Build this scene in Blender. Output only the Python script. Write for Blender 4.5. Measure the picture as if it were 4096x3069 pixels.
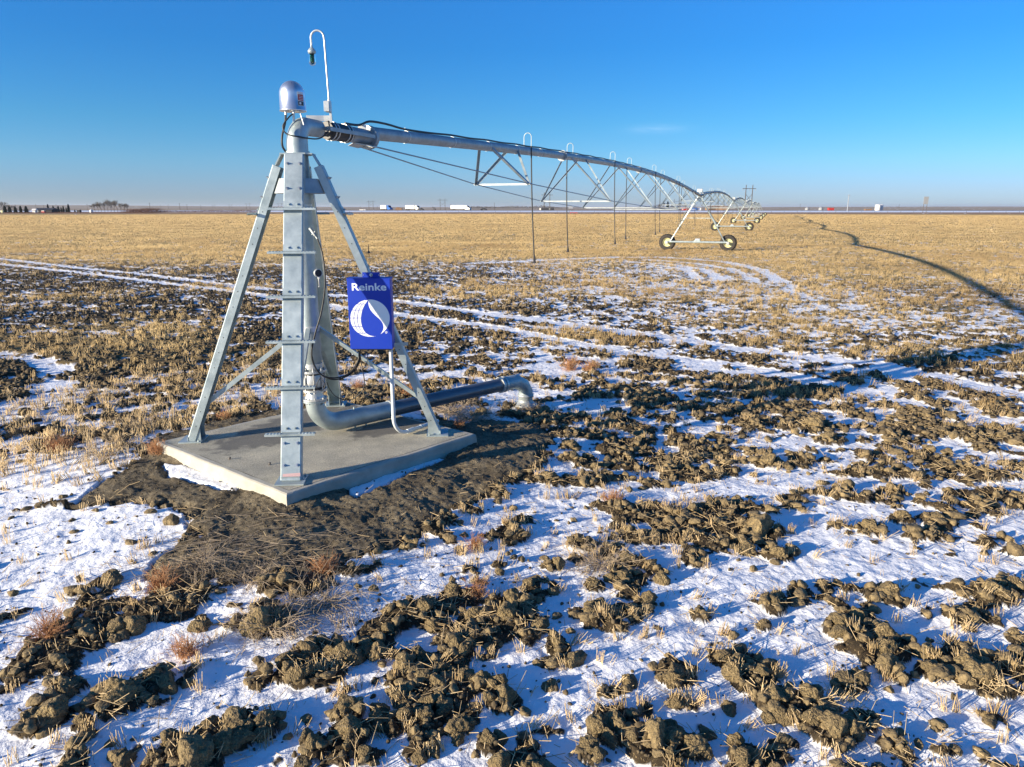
import bpy, math, random
import numpy as np
from mathutils import Vector, Matrix
R = math.radians
random.seed(7); RNG = np.random.default_rng(11)
S = bpy.context.scene
for o in list(bpy.data.objects): bpy.data.objects.remove(o)
# ------------------------------------------------------------------ camera
CZ = 3.5; HY = 829.5; F = 2841.0
PITCH = math.atan((1534.5-HY)/F)
cam = bpy.data.objects.new('camera', bpy.data.cameras.new('camera')); S.collection.objects.link(cam)
cam.location = (0, 0, CZ); cam.rotation_euler = (R(90)-PITCH, 0, 0)
cam.data.sensor_width = 36; cam.data.lens = 36*F/4096; cam.data.clip_start = .1; cam.data.clip_end = 60000
S.camera = cam
# ------------------------------------------------------------------ light
SUN_EL, SUN_AZ = 12.5, 61.5            # shadows run to azimuth 61.5 deg right of the view direction
w = bpy.data.worlds.new("World"); S.world = w; w.use_nodes = True
nt = w.node_tree; bg = nt.nodes['Background']
sky = nt.nodes.new('ShaderNodeTexSky'); sky.sky_type = 'NISHITA'; sky.sun_disc = False
sky.sun_elevation = R(SUN_EL+6); sky.sun_rotation = R(180+SUN_AZ); sky.altitude = 700
sky.air_density = 1.0; sky.dust_density = 0.35; sky.ozone_density = 3.2
# deep dry-air tint over the model sky: bluer aloft, lavender dust band near the horizon
tcw = nt.nodes.new('ShaderNodeTexCoord'); sxw = nt.nodes.new('ShaderNodeSeparateXYZ'); nt.links.new(tcw.outputs['Generated'], sxw.inputs[0])
crw = nt.nodes.new('ShaderNodeValToRGB'); nt.links.new(sxw.outputs['Z'], crw.inputs[0])
SKT = [(0, (.46, .60, 1.04)), (.022, (.46, .61, 1.06)), (.06, (.42, .68, 1.0)), (.105, (.34, .71, .97)), (.195, (.27, .74, 1.08)), (.26, (.33, .83, 1.2)), (.6, (.42, .85, 1.15))]
while len(crw.color_ramp.elements) < len(SKT): crw.color_ramp.elements.new(.5)
for e_, (p_, c_) in zip(crw.color_ramp.elements, SKT): e_.position = p_; e_.color = (c_[0]/1.25, c_[1]/1.25, c_[2]/1.25, 1)
hs = nt.nodes.new('ShaderNodeMix'); hs.data_type = 'RGBA'; hs.blend_type = 'MULTIPLY'; hs.inputs[0].default_value = 1
h2_ = nt.nodes.new('ShaderNodeHueSaturation'); h2_.inputs['Saturation'].default_value = 1.22
nt.links.new(sky.outputs[0], h2_.inputs['Color']); nt.links.new(h2_.outputs[0], hs.inputs[6]); nt.links.new(crw.outputs[0], hs.inputs[7]); 
def wm(op, a, b=None):
    k = nt.nodes.new('ShaderNodeMath'); k.operation = op
    for i_, v_ in enumerate((a, b)):
        if v_ is None: continue
        if isinstance(v_, (int, float)): k.inputs[i_].default_value = v_
        else: nt.links.new(v_, k.inputs[i_])
    return k.outputs[0]
az_ = wm('ARCTAN2', sxw.outputs['X'], sxw.outputs['Y']); u_ = wm('DIVIDE', wm('SUBTRACT', az_, .190), .034); v_ = wm('DIVIDE', wm('SUBTRACT', sxw.outputs['Z'], .099), .0052)
ga_ = wm('EXPONENT', wm('MULTIPLY', wm('ADD', wm('MULTIPLY', u_, u_), wm('MULTIPLY', v_, v_)), -1.0))
cbw = nt.nodes.new('ShaderNodeCombineXYZ'); nt.links.new(wm('MULTIPLY', az_, 40), cbw.inputs[0]); nt.links.new(wm('MULTIPLY', sxw.outputs['Z'], 260), cbw.inputs[1])
nzw = nt.nodes.new('ShaderNodeTexNoise'); nzw.inputs['Scale'].default_value = 1.3; nzw.inputs['Detail'].default_value = 5; nt.links.new(cbw.outputs[0], nzw.inputs['Vector'])
cf_ = wm('MULTIPLY', wm('MULTIPLY', ga_, nzw.outputs[0]), .17)
mxw = nt.nodes.new('ShaderNodeMix'); mxw.data_type = 'RGBA'; nt.links.new(cf_, mxw.inputs[0]); nt.links.new(hs.outputs[2], mxw.inputs[6]); mxw.inputs[7].default_value = (6, 7, 8, 1)
nt.links.new(mxw.outputs[2], bg.inputs[0])
bg.inputs[1].default_value = 0.094
sd = bpy.data.lights.new('sun', 'SUN'); sd.energy = 5.0; sd.angle = R(.5); sd.color = (1, .87, .67)
sun = bpy.data.objects.new('sun', sd); S.collection.objects.link(sun)
a, e = R(SUN_AZ), R(SUN_EL)
sun.rotation_euler = Vector((math.sin(a)*math.cos(e), math.cos(a)*math.cos(e), -math.sin(e))).to_track_quat('-Z', 'Y').to_euler()
sun.location = (-20, -10, 12)
S.view_settings.view_transform = 'Standard'; S.view_settings.look = 'None'; S.view_settings.gamma = 1
S.view_settings.exposure = 1.03
S.render.engine = 'CYCLES'
# ------------------------------------------------------------------ helpers
cP, sP = math.cos(PITCH), math.sin(PITCH)
def at(px, py, Y):                       # a photograph pixel at forward distance Y -> world point
    d = (px-2048, F*cP-(py-1534.5)*sP, -(py-1534.5)*cP-F*sP)
    t = Y/d[1]; return Vector((d[0]*t, Y, CZ+d[2]*t))
def gnd(px, py, z=0.0):
    d = (px-2048, F*cP-(py-1534.5)*sP, -(py-1534.5)*cP-F*sP)
    t = (z-CZ)/d[2]; return Vector((d[0]*t, d[1]*t, z))
def gD(x, y, z=0.0): return gnd(x*1.8518, y*1.8518, z)
def tag(o, label=None, cat=None, group=None, kind=None):
    if label: o['label'] = label
    if cat: o['category'] = cat
    if group: o['group'] = group
    if kind: o['kind'] = kind
    return o
def thing(name, label, cat, loc=(0, 0, 0), rz=0, group=None):
    o = bpy.data.objects.new(name, None); S.collection.objects.link(o); o.empty_display_size = .1
    o.location = loc; o.rotation_euler = (0, 0, rz); return tag(o, label, cat, group)
def link(name, me, parent=None):
    o = bpy.data.objects.new(name, me); S.collection.objects.link(o)
    if parent: o.parent = parent
    return o
CH = {}
def copy_tree(o, parent=None):
    c = o.copy(); S.collection.objects.link(c); c.parent = parent
    for ch in list(o.children): copy_tree(ch, c)
    return c
class MB:
    def __init__(s): s.v = []; s.f = []; s.sm = []
    def add(s, vs, fs, smooth=False, M=None):
        b = len(s.v)
        for p in vs: s.v.append(tuple(M @ Vector(p)) if M is not None else tuple(p))
        for f in fs: s.f.append(tuple(i+b for i in f)); s.sm.append(smooth)
        return s
    def box(s, c, d, M=None, bev=0.0):
        x, y, z = d[0]/2, d[1]/2, d[2]/2
        if bev <= 0:
            vs = [(c[0]+i*x, c[1]+j*y, c[2]+k*z) for i in (-1, 1) for j in (-1, 1) for k in (-1, 1)]
            fs = [(0, 1, 3, 2), (4, 6, 7, 5), (0, 4, 5, 1), (2, 3, 7, 6), (0, 2, 6, 4), (1, 5, 7, 3)]
            return s.add(vs, fs, False, M)
        b = bev; vs = []; 
        for k, (xx, yy) in ((-z, (x-b, y-b)), (-z+b, (x, y)), (z-b, (x, y)), (z, (x-b, y-b))):
            q = b if xx == x else 0
            for (i, j) in ((1, -1), (1, 1), (-1, 1), (-1, -1)):
                if q: pts = [(i*(x), j*(y-b)), (i*(x-b), j*y)]
                else: pts = [(i*xx, j*(yy-b*.4)), (i*(xx-b*.4), j*yy)]
                if i*j > 0: pass
                if (i, j) in ((1, 1), (-1, -1)): vs += [(c[0]+p[0], c[1]+p[1], c[2]+k) for p in pts]
                else: vs += [(c[0]+p[0], c[1]+p[1], c[2]+k) for p in pts[::-1]]
        fs = [tuple(range(7, -1, -1)), tuple(range(24, 32))]
        for r in range(3):
            for i in range(8): fs.append((r*8+i, r*8+(i+1) % 8, r*8+8+(i+1) % 8, r*8+8+i))
        return s.add(vs, fs, False, M)
    def tube(s, pts, r, n=12, cap=True, smooth=True):
        pts = [Vector(p) for p in pts]; rs = r if hasattr(r, '__len__') else [r]*len(pts)
        T = []
        for i in range(len(pts)):
            t = pts[min(i+1, len(pts)-1)]-pts[max(i-1, 0)]; T.append(t.normalized())
        u = T[0].orthogonal().normalized(); vs = []; fs = []
        for i, p in enumerate(pts):
            if i:
                ax = T[i-1].cross(T[i])
                if ax.length > 1e-6: u = Matrix.Rotation(T[i-1].angle(T[i]), 3, ax.normalized()) @ u
            u = (u-T[i]*u.dot(T[i])).normalized(); b = T[i].cross(u)
            for k in range(n):
                a = 2*math.pi*k/n; vs.append(p+(u*math.cos(a)+b*math.sin(a))*rs[i])
        for i in range(len(pts)-1):
            for k in range(n): fs.append((i*n+k, i*n+(k+1) % n, (i+1)*n+(k+1) % n, (i+1)*n+k))
        s.add(vs, fs, smooth)
        if cap:
            s.add(vs[:n], [tuple(range(n-1, -1, -1))]); s.add(vs[-n:], [tuple(range(n))])
        return s
    def lathe(s, prof, n=24, M=None, smooth=True):   # prof: (r, z)
        vs = []; fs = []
        for r, z in prof:
            for k in range(n): a = 2*math.pi*k/n; vs.append((r*math.cos(a), r*math.sin(a), z))
        for i in range(len(prof)-1):
            for k in range(n): fs.append((i*n+k, i*n+(k+1) % n, (i+1)*n+(k+1) % n, (i+1)*n+k))
        return s.add(vs, fs, smooth, M)
    def bar(s, p, q, w, h, up=(0, 0, 1)):            # rectangular bar
        p, q = Vector(p), Vector(q); t = (q-p).normalized(); u = t.cross(Vector(up))
        u = u.normalized() if u.length > 1e-4 else t.orthogonal().normalized(); b = u.cross(t).normalized()
        vs = [x+u*i*w/2+b*j*h/2 for x in (p, q) for (i, j) in ((-1, -1), (1, -1), (1, 1), (-1, 1))]
        return s.add(vs, [(0, 1, 2, 3), (7, 6, 5, 4), (0, 4, 5, 1), (1, 5, 6, 2), (2, 6, 7, 3), (3, 7, 4, 0)])
    def angle(s, p, q, w, up, t=.006):                # L section
        p, q = Vector(p), Vector(q); d = (q-p).normalized(); u = d.cross(Vector(up)).normalized(); b = u.cross(d).normalized()
        pr = [(0, 0), (w, 0), (w, -t), (t, -t), (t, -w), (0, -w)]
        vs = [x+u*(i-w/2)+b*j for x in (p, q) for (i, j) in pr]
        fs = [tuple(range(5, -1, -1)), tuple(range(6, 12))]+[(i, (i+1) % 6, 6+(i+1) % 6, 6+i) for i in range(6)]
        return s.add(vs, fs)
    def bolt(s, p, n, r=.012, l=.02):
        p = Vector(p); n = Vector(n).normalized()
        s.tube([p, p+n*.003], r*1.6, 10, smooth=False); s.tube([p+n*.003, p+n*(.003+l*.5)], r, 6, smooth=False)
        return s.tube([p+n*(.003+l*.5), p+n*(.003+l)], r*.55, 8)
    def build(s, name, mat, parent=None):
        me = bpy.data.meshes.new(name); me.from_pydata([tuple(v) for v in s.v], [], s.f)
        me.polygons.foreach_set('use_smooth', s.sm); me.materials.append(mat); me.update()
        return link(name, me, parent)
def spl(P, n=8):                                     # catmull-rom
    P = [Vector(p) for p in P]; Q = [P[0]*2-P[1]]+P+[P[-1]*2-P[-2]]; out = []
    for i in range(1, len(Q)-2):
        for k in range(n):
            t = k/n; a, b, c, d = Q[i-1:i+3]
            out.append(.5*((2*b)+(c-a)*t+(2*a-5*b+4*c-d)*t*t+(3*b-a-3*c+d)*t**3))
    return out+[P[-1]]
# ------------------------------------------------------------------ materials
M = {}
def mat(name, col, rough=.6, metal=0.0, var=.0, scale=6, bump=0.0, bscale=40, col2=None, coat=0, stretch=None, detail=5):
    m = bpy.data.materials.new(name); m.use_nodes = True; n = m.node_tree; b = n.nodes['Principled BSDF']
    b.inputs['Roughness'].default_value = rough; b.inputs['Metallic'].default_value = metal
    b.inputs['Base Color'].default_value = (*col, 1)
    if coat: b.inputs['Coat Weight'].default_value = coat
    tc = n.nodes.new('ShaderNodeTexCoord'); mp = n.nodes.new('ShaderNodeMapping'); n.links.new(tc.outputs['Object'], mp.inputs[0])
    if stretch: mp.inputs['Scale'].default_value = stretch
    if var > 0:
        nz = n.nodes.new('ShaderNodeTexNoise'); nz.inputs['Scale'].default_value = scale; nz.inputs['Detail'].default_value = detail
        nz.inputs['Roughness'].default_value = .65
        n.links.new(mp.outputs[0], nz.inputs['Vector'])
        cr = n.nodes.new('ShaderNodeValToRGB'); c2 = col2 or tuple(c*(1-var) for c in col); c1 = tuple(min(1, c*(1+var*.5)) for c in col)
        cr.color_ramp.elements[0].position = .32; cr.color_ramp.elements[0].color = (*c2, 1)
        cr.color_ramp.elements[1].position = .68; cr.color_ramp.elements[1].color = (*c1, 1)
        n.links.new(nz.outputs[0], cr.inputs[0]); n.links.new(cr.outputs[0], b.inputs['Base Color'])
        mr = n.nodes.new('ShaderNodeMapRange'); mr.inputs[3].default_value = rough-.08; mr.inputs[4].default_value = min(1, rough+.1)
        n.links.new(nz.outputs[0], mr.inputs[0]); n.links.new(mr.outputs[0], b.inputs['Roughness'])
    if bump > 0:
        n2 = n.nodes.new('ShaderNodeTexNoise'); n2.inputs['Scale'].default_value = bscale; n2.inputs['Detail'].default_value = 6
        n.links.new(mp.outputs[0], n2.inputs['Vector'])
        bp = n.nodes.new('ShaderNodeBump'); bp.inputs['Strength'].default_value = 1; bp.inputs['Distance'].default_value = bump
        n.links.new(n2.outputs[0], bp.inputs['Height']); n.links.new(bp.outputs[0], b.inputs['Normal'])
    M[name] = m; return m
mat('galv', (.44, .50, .50), .46, .5, .22, 5, .0006, 60, col2=(.30, .36, .37))
mat('galv_bright', (.62, .63, .61), .42, .6, .15, 9)
mat('galv_dull', (.36, .39, .40), .5, .45, .25, 7, .0008, 90)
mat('alu', (.80, .80, .80), .3, .9, .08, 8)
mat('bolt', (.55, .55, .53), .35, .8, .1, 30)
mat('dark_pipe', (.17, .185, .205), .36, .5, .25, 4, .0003, 200, stretch=(1, 1, 12))
mat('rubber', (.018, .018, .018), .45, 0, .2, 30)
mat('tyre', (.02, .02, .021), .8, 0, .4, 8, .002, 60, col2=(.05, .04, .03))
mat('rim', (.62, .58, .30), .5, 0, .12, 3)
mat('blue', (.001, .034, .40), .5, 0, .04, 3)
mat('white', (.82, .83, .84), .5)
mat('white_pvc', (.62, .66, .68), .5, 0, .1, 6)
mat('label_white', (.75, .73, .70), .5); mat('label_red', (.45, .03, .02), .5); mat('label_black', (.03, .03, .03), .5)
mat('wood_pole', (.10, .085, .075), .9); mat('far_dark', (.03, .03, .035), .8)
mat('far_white', (.72, .70, .66), .5); mat('far_red', (.42, .04, .03), .5); mat('far_blue', (.03, .12, .38), .5)
mat('far_brown', (.25, .15, .09), .9, 0, .3, .6); mat('far_grey', (.28, .29, .30), .6); mat('roof_dark', (.035, .038, .05), .7)
mat('glass_dark', (.02, .025, .03), .1)
mat('pink_mark', (.50, .33, .33), .6)
g = bpy.data.materials.new('clear_glass'); g.use_nodes = True; b = g.node_tree.nodes['Principled BSDF']
b.inputs['Transmission Weight'].default_value = 1; b.inputs['Roughness'].default_value = .03; b.inputs['IOR'].default_value = 1.2; b.inputs['Base Color'].default_value = (.85, .92, .9, 1); M['glass'] = g
g = mat('green_lens', (.005, .06, .03), .15)
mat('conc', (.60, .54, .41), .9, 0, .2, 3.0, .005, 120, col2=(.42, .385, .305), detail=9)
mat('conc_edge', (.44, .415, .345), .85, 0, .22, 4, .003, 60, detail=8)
mat('soil', (.33, .24, .112), .95, 0, .3, 3.2, .06, 6, col2=(.10, .073, .038), detail=9)
mat('soil_mid', (.26, .19, .092), .95, 0, .4, 19, .016, 48, col2=(.065, .048, .027), detail=8)
mat('soil_dark', (.135, .10, .052), .95, 0, .5, 2.3, .02, 14, col2=(.035, .026, .017), detail=8)
mat('straw_far', (.58, .43, .21), .75, 0, .35, .13, col2=(.34, .225, .10), detail=9)
mat('straw', (.66, .50, .28), .7, 0, .5, 3.1, col2=(.38, .26, .12))
mat('weed', (.55, .29, .125), .8, 0, .45, 5, col2=(.30, .14, .07))
mat('weed_grey', (.44, .34, .23), .8, 0, .4, 5)
mat('needle', (.012, .022, .018), .9, 0, .3, .5); mat('bark_grey', (.13, .115, .10), .95, 0, .2, .3)
mat('brush', (.16, .075, .045), .95, 0, .4, .1)

# ------------------------------------------------------------------ numpy noise
def _h(ix, iy, s):
    n = (ix.astype(np.int64)*374761393+iy.astype(np.int64)*668265263+s*974711) & 0xffffffff
    n = ((n ^ (n >> 13))*1274126177) & 0xffffffff; n = ((n ^ (n >> 16))*2246822519) & 0xffffffff
    return ((n ^ (n >> 15)) & 0xffffff)/float(0xffffff)
def vn(x, y, s=0):
    ix = np.floor(x); iy = np.floor(y); fx = x-ix; fy = y-iy
    fx = fx*fx*fx*(fx*(fx*6-15)+10); fy = fy*fy*fy*(fy*(fy*6-15)+10)
    a = _h(ix, iy, s); b = _h(ix+1, iy, s); c = _h(ix, iy+1, s); d = _h(ix+1, iy+1, s)
    return (a+(b-a)*fx)*(1-fy)+(c+(d-c)*fx)*fy
def fbm(x, y, s=0, o=4, g=.5):
    t = 0; A = 1; n = 0
    for i in range(o): t = t+A*vn(x*2**i+i*17.3, y*2**i-i*9.1, s+i*7); n += A; A *= g
    return t/n
def wor(x, y, s=0):                                  # lumps: max of hemispherical domes
    ix = np.floor(x); iy = np.floor(y); best = np.zeros_like(x)
    for i in (-1, 0, 1):
        for j in (-1, 0, 1):
            cx = ix+i; cy = iy+j
            px = cx+_h(cx, cy, s+1); py = cy+_h(cx, cy, s+2); rr = .35+.6*_h(cx, cy, s+3)
            d2 = ((x-px)**2+(y-py)**2)/rr**2
            best = np.maximum(best, np.sqrt(np.clip(1-d2, 0, 1))*rr)
    return best
def sst(a, b, x): t = np.clip((x-a)/(b-a), 0, 1); return t*t*(3-2*t)
def seg_d(x, y, P):
    best = np.full(x.shape, 1e9)
    for (a, b) in zip(P[:-1], P[1:]):
        dx, dy = b[0]-a[0], b[1]-a[1]; L = dx*dx+dy*dy+1e-9
        t = np.clip(((x-a[0])*dx+(y-a[1])*dy)/L, 0, 1)
        best = np.minimum(best, np.hypot(x-a[0]-t*dx, y-a[1]-t*dy))
    return best
def poly_sd(x, y, P):                                # >0 inside
    ins = np.zeros(x.shape, bool); n = len(P)
    for i in range(n):
        a, b = P[i], P[(i+1) % n]
        c = ((a[1] > y) != (b[1] > y)) & (x < (b[0]-a[0])*(y-a[1])/((b[1]-a[1]) or 1e-9)+a[0]); ins ^= c
    d = seg_d(x, y, list(P)+[P[0]]); return np.where(ins, d, -d)
def near(x, y, P, m):                                # bounding box prefilter
    X = [p[0] for p in P]; Y = [p[1] for p in P]
    return (x > min(X)-m) & (x < max(X)+m) & (y > min(Y)-m) & (y < max(Y)+m)
# ------------------------------------------------------------------ ground layout
PAD = .40
CX, CY = -2.71, 9.42                                 # pivot axis
slab = [gnd(625, 1768, PAD), gnd(1145, 1978, PAD), gnd(1905, 1735, PAD)]; slab.append(slab[0]+slab[2]-slab[1])
def pl(*p, z=0.0): return [tuple(gD(a, b, z))[:2] for a, b in p]
MUD = pl((165, 1108), (230, 1060), (300, 1015), (330, 960), (600, 900), (1010, 930), (1060, 915), (1180, 925), (1190, 965), (1150, 1030), (1060, 1075), (960, 1120), (890, 1165), (830, 1200), (740, 1225), (700, 1265), (560, 1255), (440, 1270), (350, 1300), (310, 1260), (400, 1190), (415, 1130), (300, 1105), z=.08)
SNOWPOLY = [pl((-400, 1120), (150, 1112), (290, 1108), (405, 1130), (400, 1185), (300, 1250), (120, 1245), (-400, 1300), z=.05),
            pl((-400, 990), (200, 990), (310, 1005), (240, 1045), (165, 1100), (-400, 1115), z=.05),
            pl((350, 1010), (400, 1015), (470, 1035), (520, 1062), (515, 1078), (470, 1074), (420, 1055), (365, 1040), z=.15),
            pl((755, 1066), (850, 1024), (950, 990), (960, 1000), (900, 1026), (830, 1056), (770, 1082), z=.17)]
TRK = [(pl((-300, 545), (0, 560), (161, 580), (295, 593), (510, 620), (594, 629), (850, 652), (1080, 685), (1390, 725), (1500, 742), (1700, 770), (1900, 792), (2211, 858), (2500, 920)), .30),
       (pl((-300, 555), (0, 572), (215, 596), (336, 612), (497, 630), (594, 647), (880, 686), (1050, 706), (1230, 742), (1330, 762), (1600, 795), (1800, 832), (2000, 885), (2211, 930), (2500, 1000)), .28),
       (pl((-80, 765), (60, 775), (118, 800), (128, 832), (100, 862), (40, 888), (-60, 905)), .32),
       (pl((1380, 557), (1470, 559), (1560, 566), (1640, 583), (1690, 612)), .36), (pl((1400, 562), (1500, 570), (1580, 583), (1630, 607)), .30),
       (pl((1340, 566), (1440, 572), (1520, 583), (1555, 605)), .32), (pl((1400, 573), (1480, 582), (1510, 605)), .26), (pl((1020, 571), (1200, 562), (1330, 557), (1440, 557)), .5),
       (pl((640, 668), (760, 672), (900, 690)), .2)]
SBAND = [(pl((1140, 1100), (1233, 1083), (1505, 1073), (1745, 1048), (2206, 1058), (2400, 1050)), .20), (pl((1480, 1290), (1607, 1240), (1797, 1215), (2052, 1200), (2300, 1260)), .30),
         (pl((-50, 1640), (120, 1560), (300, 1480), (450, 1410), (640, 1380), (800, 1330), (900, 1270), (1000, 1180)), .20),
         (pl((1000, 1640), (1060, 1560), (1200, 1490), (1400, 1400), (1500, 1320)), .22), (pl((1560, 1320), (1700, 1400), (1830, 1480), (1990, 1560), (2150, 1600)), .24),
         (pl((870, 1250), (950, 1190), (1100, 1130), (1180, 1060), (1230, 1000)), .16), (pl((1000, 900), (1150, 850), (1260, 890), (1330, 860)), .35),
         (pl((400, 1580), (620, 1530), (680, 1600)), .18), (pl((950, 1230), (1130, 1200), (1200, 1170)), .16), (pl((420, 870), (560, 850), (620, 900)), .25)]
BIG = [(1049, 2448, 175), (940, 2868, 160), (1070, 2880, 95), (767, 3010, 165), (485, 2752, 140), (203, 2810, 145), (275, 2730, 105), (120, 2860, 90), (1157, 2673, 85), (1403, 2817, 90), (1403, 2911, 110), (1706, 2694, 103), (1720, 2800, 80), (2018, 2775, 95), (2701, 2650, 125), (2457, 2856, 140), (2620, 2930, 150), (1904, 2439, 95), (2018, 2450, 95), (1811, 2379, 75), (2376, 2319, 72), (1833, 2889, 75), (2354, 3008, 65), (2370, 2440, 75), (2490, 2290, 70), (3966, 2340, 120), (4050, 2330, 90), (3538, 2352, 100), (3439, 2452, 95), (3351, 2493, 85), (3896, 2663, 140), (3386, 2698, 105), (3099, 2762, 125), (3234, 2780, 92), (3333, 2885, 130), (3960, 2850, 95), (2888, 2610, 80), (2987, 2997, 85), (3093, 2411, 62), (3052, 2487, 62), (3720, 2663, 75), (3585, 2551, 55), (3046, 2686, 80), (3439, 2862, 75), (2199, 1921, 72), (3033, 2073, 140), (3118, 2196, 85), (3071, 1826, 82), (3250, 1684, 85), (3312, 1732, 85), (2313, 2158, 60), (1895, 1478, 50), (2750, 1855, 60), (620, 2700, 80), (330, 2880, 60), (1560, 2520, 60), (1250, 2980, 80), (2120, 2330, 60), (3600, 2050, 80), (3750, 2060, 80), (3480, 2090, 85), (2280, 1800, 60), (2450, 1760, 55), (2600, 1560, 60), (2880, 1500, 60), (2230, 2560, 70), (2800, 2440, 60), (1950, 2960, 70)]
BIGW = []
for (px, py, d) in BIG:
    p = gnd(px, py+d*.38, .03); r = d/2*math.hypot(p.y, CZ)/F; BIGW.append((p.x, p.y, r*.95))
for p in BIGW[51:52]: pass
def terrain(x, y):
    """returns z, snow, gold, mud, soil relief"""
    r = np.hypot(x, y); z0 = np.zeros_like(x)
    sd_ = poly_sd(x, y, [tuple(p)[:2] for p in slab])
    dist = np.clip(-sd_, 0, 99)
    mound = .185*(1-sst(.1, 2.9, dist))+.02*(1-sst(0, .6, dist))
    m = np.full(x.shape, -9.); k = near(x, y, MUD, 1); 
    wx = (fbm(x*2.2, y*2.2, 5)-.5)*.6+(fbm(x*9, y*9, 6)-.5)*.34
    m[k] = poly_sd(x[k], y[k], MUD)
    mud = sst(-.06, .10, m+wx*.8)
    # plough bands running round an arc in the foreground
    rr = np.hypot(x-2.0, y+2.0); th = np.arctan2(x-2.0, y+2.0)
    band = fbm(rr*1.35+(fbm(x*.5, y*.5, 40)-.5)*2.2, th*rr*.33, 21, 3)
    band2 = fbm(rr*3.2, th*rr*.8, 25, 3)
    far = sst(13, 26, r)
    iso = fbm(x*1.1+3, y*1.1, 31, 4); iso2 = fbm(x*.16, y*.16, 33, 3); iso3 = fbm(x*3.4, y*3.4, 35, 3)
    fine3 = fbm(x*2.7+9, y*2.7, 37, 3)
    D = (fbm(x*7.5, y*7.5, 39, 2)-.5)*.26+ (1-far)*(band*.26+band2*.24+fine3*.50)+far*(iso*.30+iso3*.40+fbm(x*5.5, y*5.5, 43, 2)*.30)
    D = .5+(D-.5)*1.3
    # gold (standing stubble) cover and snow cover by place
    edge = 42+10*(fbm(x*.05, y*.05, 50)-.5)+np.where(x < 0, 6, 0)-np.where(x > 6, 14*sst(6, 20, x), 0)
    gold = sst(edge-14, edge+16, y+16*(iso2-.5)+6*(iso-.5))
    mid = sst(14, 19, y)*(1-sst(30, 46, y))
    gold = np.maximum(gold, mid*sst(.46, .62, iso2+.14*sst(3, 12, x)-.08)*.6)
    cov = .53-.04*sst(7, 10, y)*sst(0, 2, x)
    cov = cov-.01*sst(9, 12, y)*(1-sst(13, 15, y))*sst(-2, -6, x)+.05*sst(4, 2, y)
    cov = cov; tr = sst(13.5+4*sst(-3, 4, x), 17+4*sst(-3, 4, x), y); cov = cov*(1-tr)+(.455+.06*sst(-1, 4, x))*tr
    cov = cov-.17*sst(11.5, 13.5, y)*(1-sst(17, 22, y))*sst(-6, -9, x); cov = cov-.03*sst(2, -4, x)*sst(15, 19, y)*(1-sst(40, 55, y))
    cov = cov+.10*np.exp(-((y-44)/7)**2-((x-3)/12)**2)
    cov = cov-.22*sst(edge-10, edge+14, y)
    cov = cov-.10*sst(60, 90, y)-.06*sst(3, 9, x)*(1-sst(9, 15, y))*sst(5.5, 8, y)
    L = .5+(cov-.5)*1.05+(fbm(x*.35, y*.35, 61)-.5)*.13
    sb = np.zeros_like(x)
    for P, wd in TRK+SBAND:
        k = near(x, y, P, wd*3)
        if not k.any(): continue
        d = seg_d(x[k], y[k], P)+(fbm(x[k]*3, y[k]*3, 71)-.5)*wd*.9
        sb[k] = np.maximum(sb[k], 1-sst(wd*.65, wd*1.35, d))
    L = L+sb*(.24+.40*sst(13, 24, y))
    for P in SNOWPOLY:
        k = near(x, y, P, .6)
        if k.any():
            q = poly_sd(x[k], y[k], P)+wx[k]*(.35 if len(P) < 6 else .22)+(.03 if len(P) == 7 else 0); v = sst(-.05, .06, q); L[k] = L[k]+v*.6; mud[k] = mud[k]*(1-v)
    lump = np.zeros_like(x); kn = r < 60
    xk, yk = x[kn], y[kn]
    lump[kn] = .062*wor(xk*2.6, yk*2.6, 3)+.032*wor(xk*6, yk*6, 9)+.014*wor(xk*14, yk*14, 13)+.012*fbm(xk*22, yk*22, 15, 2)
    bk = np.zeros_like(x)
    for (bx, by, br) in BIGW:
        k = (np.abs(x-bx) < br*3) & (np.abs(y-by) < br*3)
        if k.any():
            d = np.hypot(x[k]-bx, y[k]-by)/br+(iso3[k]-.5)*.9; bk[k] = np.maximum(bk[k], 1-sst(1.0, 1.75, d))
    D = D+bk*.35
    rel = (D-L)                                      # >0 soil shows
    hs_ = rel*.34
    soilz = np.clip(hs_, -.05, .030)*.7+lump*np.clip(.45+rel*4, .15, .9)*(1-mud*.78)*(1-.55*gold)
    snowz = .026+.034*(fbm(x*3.0, y*3.0, 81, 3)-.5)+.020*(fbm(x*10, y*10, 83, 3)-.5)*sst(40, 12, r)
    soilz = soilz*(1-mud)+mud*(.025+lump*.5+.05*(fbm(x*2.1, y*2.1, 95, 3)-.5)+.022*(fbm(x*17, y*17, 97, 3)-.5))
    snowlev = np.where(rel < 0, snowz, snowz-rel*.6)-mud*.5
    dz = snowlev-soilz
    snow = sst(-.004, .006, dz+(fbm(x*30, y*30, 91, 2)-.5)*.008)*(1-mud)
    z = np.where(dz > 0, snowlev, soilz)
    flat = sst(400, 100, r)
    z = z*flat+mound
    ins = sd_ > .05; z = np.where(ins, .05, z)
    return z, snow, gold, mud, rel
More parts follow.
